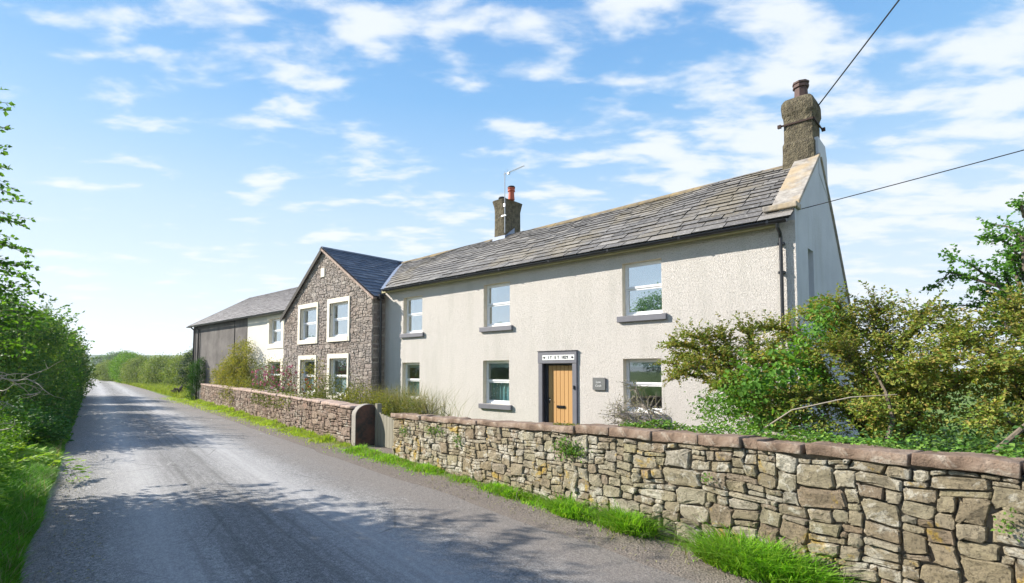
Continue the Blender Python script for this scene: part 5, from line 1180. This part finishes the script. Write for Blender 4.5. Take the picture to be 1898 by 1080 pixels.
o = thing('upright_stem', 'crooked bare stem rising through the middle of the right hand cotoneasters', 'branch', (-.9, 6.9, .8)); mb = MB(); mb.tube([(-.9, 6.9, .9), (-.82, 7.3, 1.35), (-.9, 7.5, 1.65), (-1.05, 7.7, 1.95)], [.03, .025, .018, .01], 6); mb.build('wood', MT['bark'], o)
# bindweed and other lush climbers
def vine(lab, blobs, n, size, m, nm='climber', asp=.85):
    Cc, O = clumps(blobs, 9, g, .9); k = max(2, n//len(Cc)); V = clump_leaves(Cc, O, k, .09, size, asp, .5, g)
    tag(leafobj(nm, V, m), lab, 'climber', 'bright climbers over the cotoneasters')
vine('bright green bindweed hanging over the middle of the left cotoneaster', [(-2.35, 7.55, 1.55, .55, .3, .55), (-1.95, 7.7, 1.85, .35, .3, .35)], 1500, .075, 'bindweed_leaf')
vine('strand of bright bindweed climbing to the top of the tallest cotoneaster', [(-1.7, 7.9, 2.15, .16, .14, .6), (-1.62, 8.0, 2.65, .10, .12, .2)], 420, .065, 'bindweed_leaf')
vine('fresh green foliage at the left foot of the cotoneasters above the coping', [(-3.05, 7.4, 1.25, .25, .25, .42), (-2.8, 7.3, 1.5, .28, .25, .35), (-2.4, 7.1, 1.2, .35, .2, .25)], 1400, .055, 'bright_leaf', asp=.4)
# ivy carpet along the back of the wall
n = 5200; t = g.uniform(-3, 4.6, n); w = np.interp(t, [-3, 2.2, 3.6, 4.6], [.5, .45, .3, .15]); s = 5.42+.9*g.random(n)**1.4*w*1.2
P = tsa(t, s); P[:, 2] = 1.14+.10*g.random(n)+.10*np.array([noise.noise(Vector((a*2, b*3, 0))) for a, b in zip(t, s)])+.08*(s-5.4)
tag(leafobj('ivy', leaf_arrays(P, .042, .85, 1.2, None, g), 'ivy_leaf'), 'carpet of small ivy leaves covering the back edge of the near wall', 'ivy')
n = 900; Cc = tsa(g.uniform(-3, 3.6, n), g.uniform(5.8, 8.2, n)); Cc[:, 2] = .8+g.random(n)*.4
tag(leafobj('undergrowth', clump_leaves(Cc, np.tile([0, 0, 1.], (n, 1)), 22, .12, .05, .6, .6, g), 'hedge_leaf'), kind='stuff')
o = thing('lilac_flowers', 'bush of lilac daisy like flowers behind the cotoneasters at the right edge', 'flowers', (.6, 9.5, .5)); Cc, O = clumps([(.75, 9.4, 1.5, .8, .4, .55)], 16, g)
leafobj('foliage', clump_leaves(Cc, O, 14, .12, .06, .4, .5, g), 'hedge_leaf', o); leafobj('blooms', clump_leaves(Cc[::2], O[::2], 16, .10, .045, .8, .8, g), 'lilac_petal', o)
hedge_shrub('hedge_shrub', 'dark green garden hedge seen through gaps behind the cotoneasters', 'hedge', [(.2, 13.0, .9, 1.6, .6, 1.1), (2.6, 12.6, .9, 1.8, .7, 1.2), (5.5, 12.2, 1., 2., .8, 1.2)], 7, 34, .16, .09, 'hedge_leaf', (1.5, 12.8, 0), None, g)
# tree on the right
g = np.random.default_rng(67)
tr = thing('garden_tree', 'broadleaf tree at the right edge with branches reaching left across the sky', 'tree', (2.6, 13.5, 0)); Lv = []; mb = MB(); mb2 = MB()
def px2y(px, py, Y): qx, qy = (px-949)/FPX, (py-634)/FPX; d = np.array(fw)+np.array(rt)*qx-np.array(uu)*qy; return np.array([0, 0, CAMH])+d*(Y/d[1])
root = np.array([2.6, 13.5, 0]); paths = []
for pl_ in ([(1898, 560), (1850, 530), (1800, 515), (1760, 505), (1733, 530)], [(1898, 560), (1840, 520), (1800, 490), (1765, 478)], [(1898, 640), (1840, 575), (1800, 565), (1757, 568)], [(1898, 520), (1880, 460), (1850, 440), (1827, 438)], [(1898, 500), (1895, 440), (1870, 420), (1838, 415)],
            [(1898, 600), (1880, 560), (1870, 530), (1862, 500)], [(1898, 640), (1880, 600), (1860, 580), (1835, 560)], [(1898, 560), (1885, 520), (1880, 480), (1868, 468)], [(1898, 620), (1870, 600), (1850, 600), (1820, 590)], [(1898, 400), (1893, 380), (1890, 372)], [(1898, 590), (1870, 555), (1840, 545), (1815, 535)], [(1898, 480), (1885, 470), (1870, 490), (1858, 492)]):
    pts = [px2y(x, y, 13.2+g.normal()*.15) for x, y in pl_]; st = np.array([2.4, 13.4, 2.4+g.random()*1.2]); pts = [st]+pts
    mb.tube(pts, list(np.linspace(.05, .006, len(pts))), 5, caps=False)
    for a_, b_ in zip(pts[1:-1], pts[2:]):
        L = np.linalg.norm(b_-a_)
        for q in range(int(L*30)+2):
            p = a_+(b_-a_)*g.random(); d = unit(unit(b_-a_)+g.normal(size=3)*.75); spray(p, d, g.uniform(.12, .34), .5, .035, .07, g, Lv, mb2 if q % 3 == 0 else None, m_aspect=.72, tw=.004)
Cc, O = clumps([(1.9, 13.6, 3.2, 1.0, 1.2, 1.2), (2.8, 13.8, 4.2, 1.6, 1.5, 1.6), (1.5, 13.4, 2.4, .9, .9, .7)], 6, g); Lv.append(clump_leaves(Cc, O, 22, .18, .08, .68, .5, g))
mb.tube([root, root+np.array([0, 0, 1.2]), (2.4, 13.4, 2.6), (2.6, 13.6, 4.4)], [.15, .13, .1, .04], 8)
leafobj('crown', Lv, 'tree_leaf', tr); mb.build('trunk', MT['bark'], tr); mb2.build('twigs', MT['bark'], tr)

# ---------------------------------------------------------------- distant hills and trees
simple('hill_field', (.12, .17, .07), .95, .05)
m = Mat('hill_fields', .95, .05); c = m.ramp(m.voro(.006, out='Color'), [(.2, (.10, .16, .06)), (.5, (.17, .21, .09)), (.8, (.07, .11, .06))]); m.color(c); MT['hill'] = m.m
def hill(t0, s0, t1, s1, h, dep, seed, nm='hills'):
    V = []; F = []; nx, ny = 60, 10; a, b = ts(t0, s0), ts(t1, s1); dd = unit(b-a); nr_ = np.array([-dd[1], dd[0], 0]);
    if nr_@DV < 0: nr_ = -nr_
    for i in range(nx+1):
        for j in range(ny+1):
            p = a+(b-a)*i/nx+nr_*dep*j/ny; k = math.sin(math.pi*j/ny*.5)**1.2*math.sin(math.pi*min(1, max(0, i/nx)))**.4
            p = p+np.array([0, 0, h*k*(.75+.5*noise.noise(Vector((i*.12+seed, j*.1, 0))))-.6]); V.append(p)
    F = [(i*(ny+1)+j, (i+1)*(ny+1)+j, (i+1)*(ny+1)+j+1, i*(ny+1)+j+1) for i in range(nx) for j in range(ny)]
    return tag(obj(nm, V, F, MT['hill'], smooth=True), kind='structure')
hill(900, -900, 700, 1100, 34, 400, 3); hill(500, -300, 420, 300, 7, 160, 8)
g = np.random.default_rng(71)
for i, (t_, s_, lab) in enumerate(((330, 9, 'small distant tree on the skyline above the bend in the lane'), (350, 14, 'second small distant tree on the skyline, right of the first'), (420, 4, 'distant hedgerow tree on the far hillside'))):
    z0 = 5; hedge_shrub('distant_tree', lab, 'tree', [lb(t_, s_, 7.5, 4.5, 4, 3.2), lb(t_, s_+2, 9, 3, 3, 2)], .5, 24, .7, .7, 'hedge_leaf', ts(t_, s_, 0), 'distant trees beyond the bend', g, zmin=2, twigs=8)

# ---------------------------------------------------------------- air
hm = bpy.data.materials.new('haze'); hm.use_nodes = True; hn = hm.node_tree; hn.nodes.clear()
ho = hn.nodes.new('ShaderNodeOutputMaterial'); hv = hn.nodes.new('ShaderNodeVolumePrincipled'); hn.links.new(hv.outputs[0], ho.inputs['Volume'])
hv.inputs['Color'].default_value = (.82, .9, 1, 1); hv.inputs['Density'].default_value = .00028; hv.inputs['Anisotropy'].default_value = .2
mb = MB(); mb.box(-2600, 1800, -1800, 2200, -2.5, 70); hz_ = mb.build('haze', hm); tag(hz_, kind='stuff')
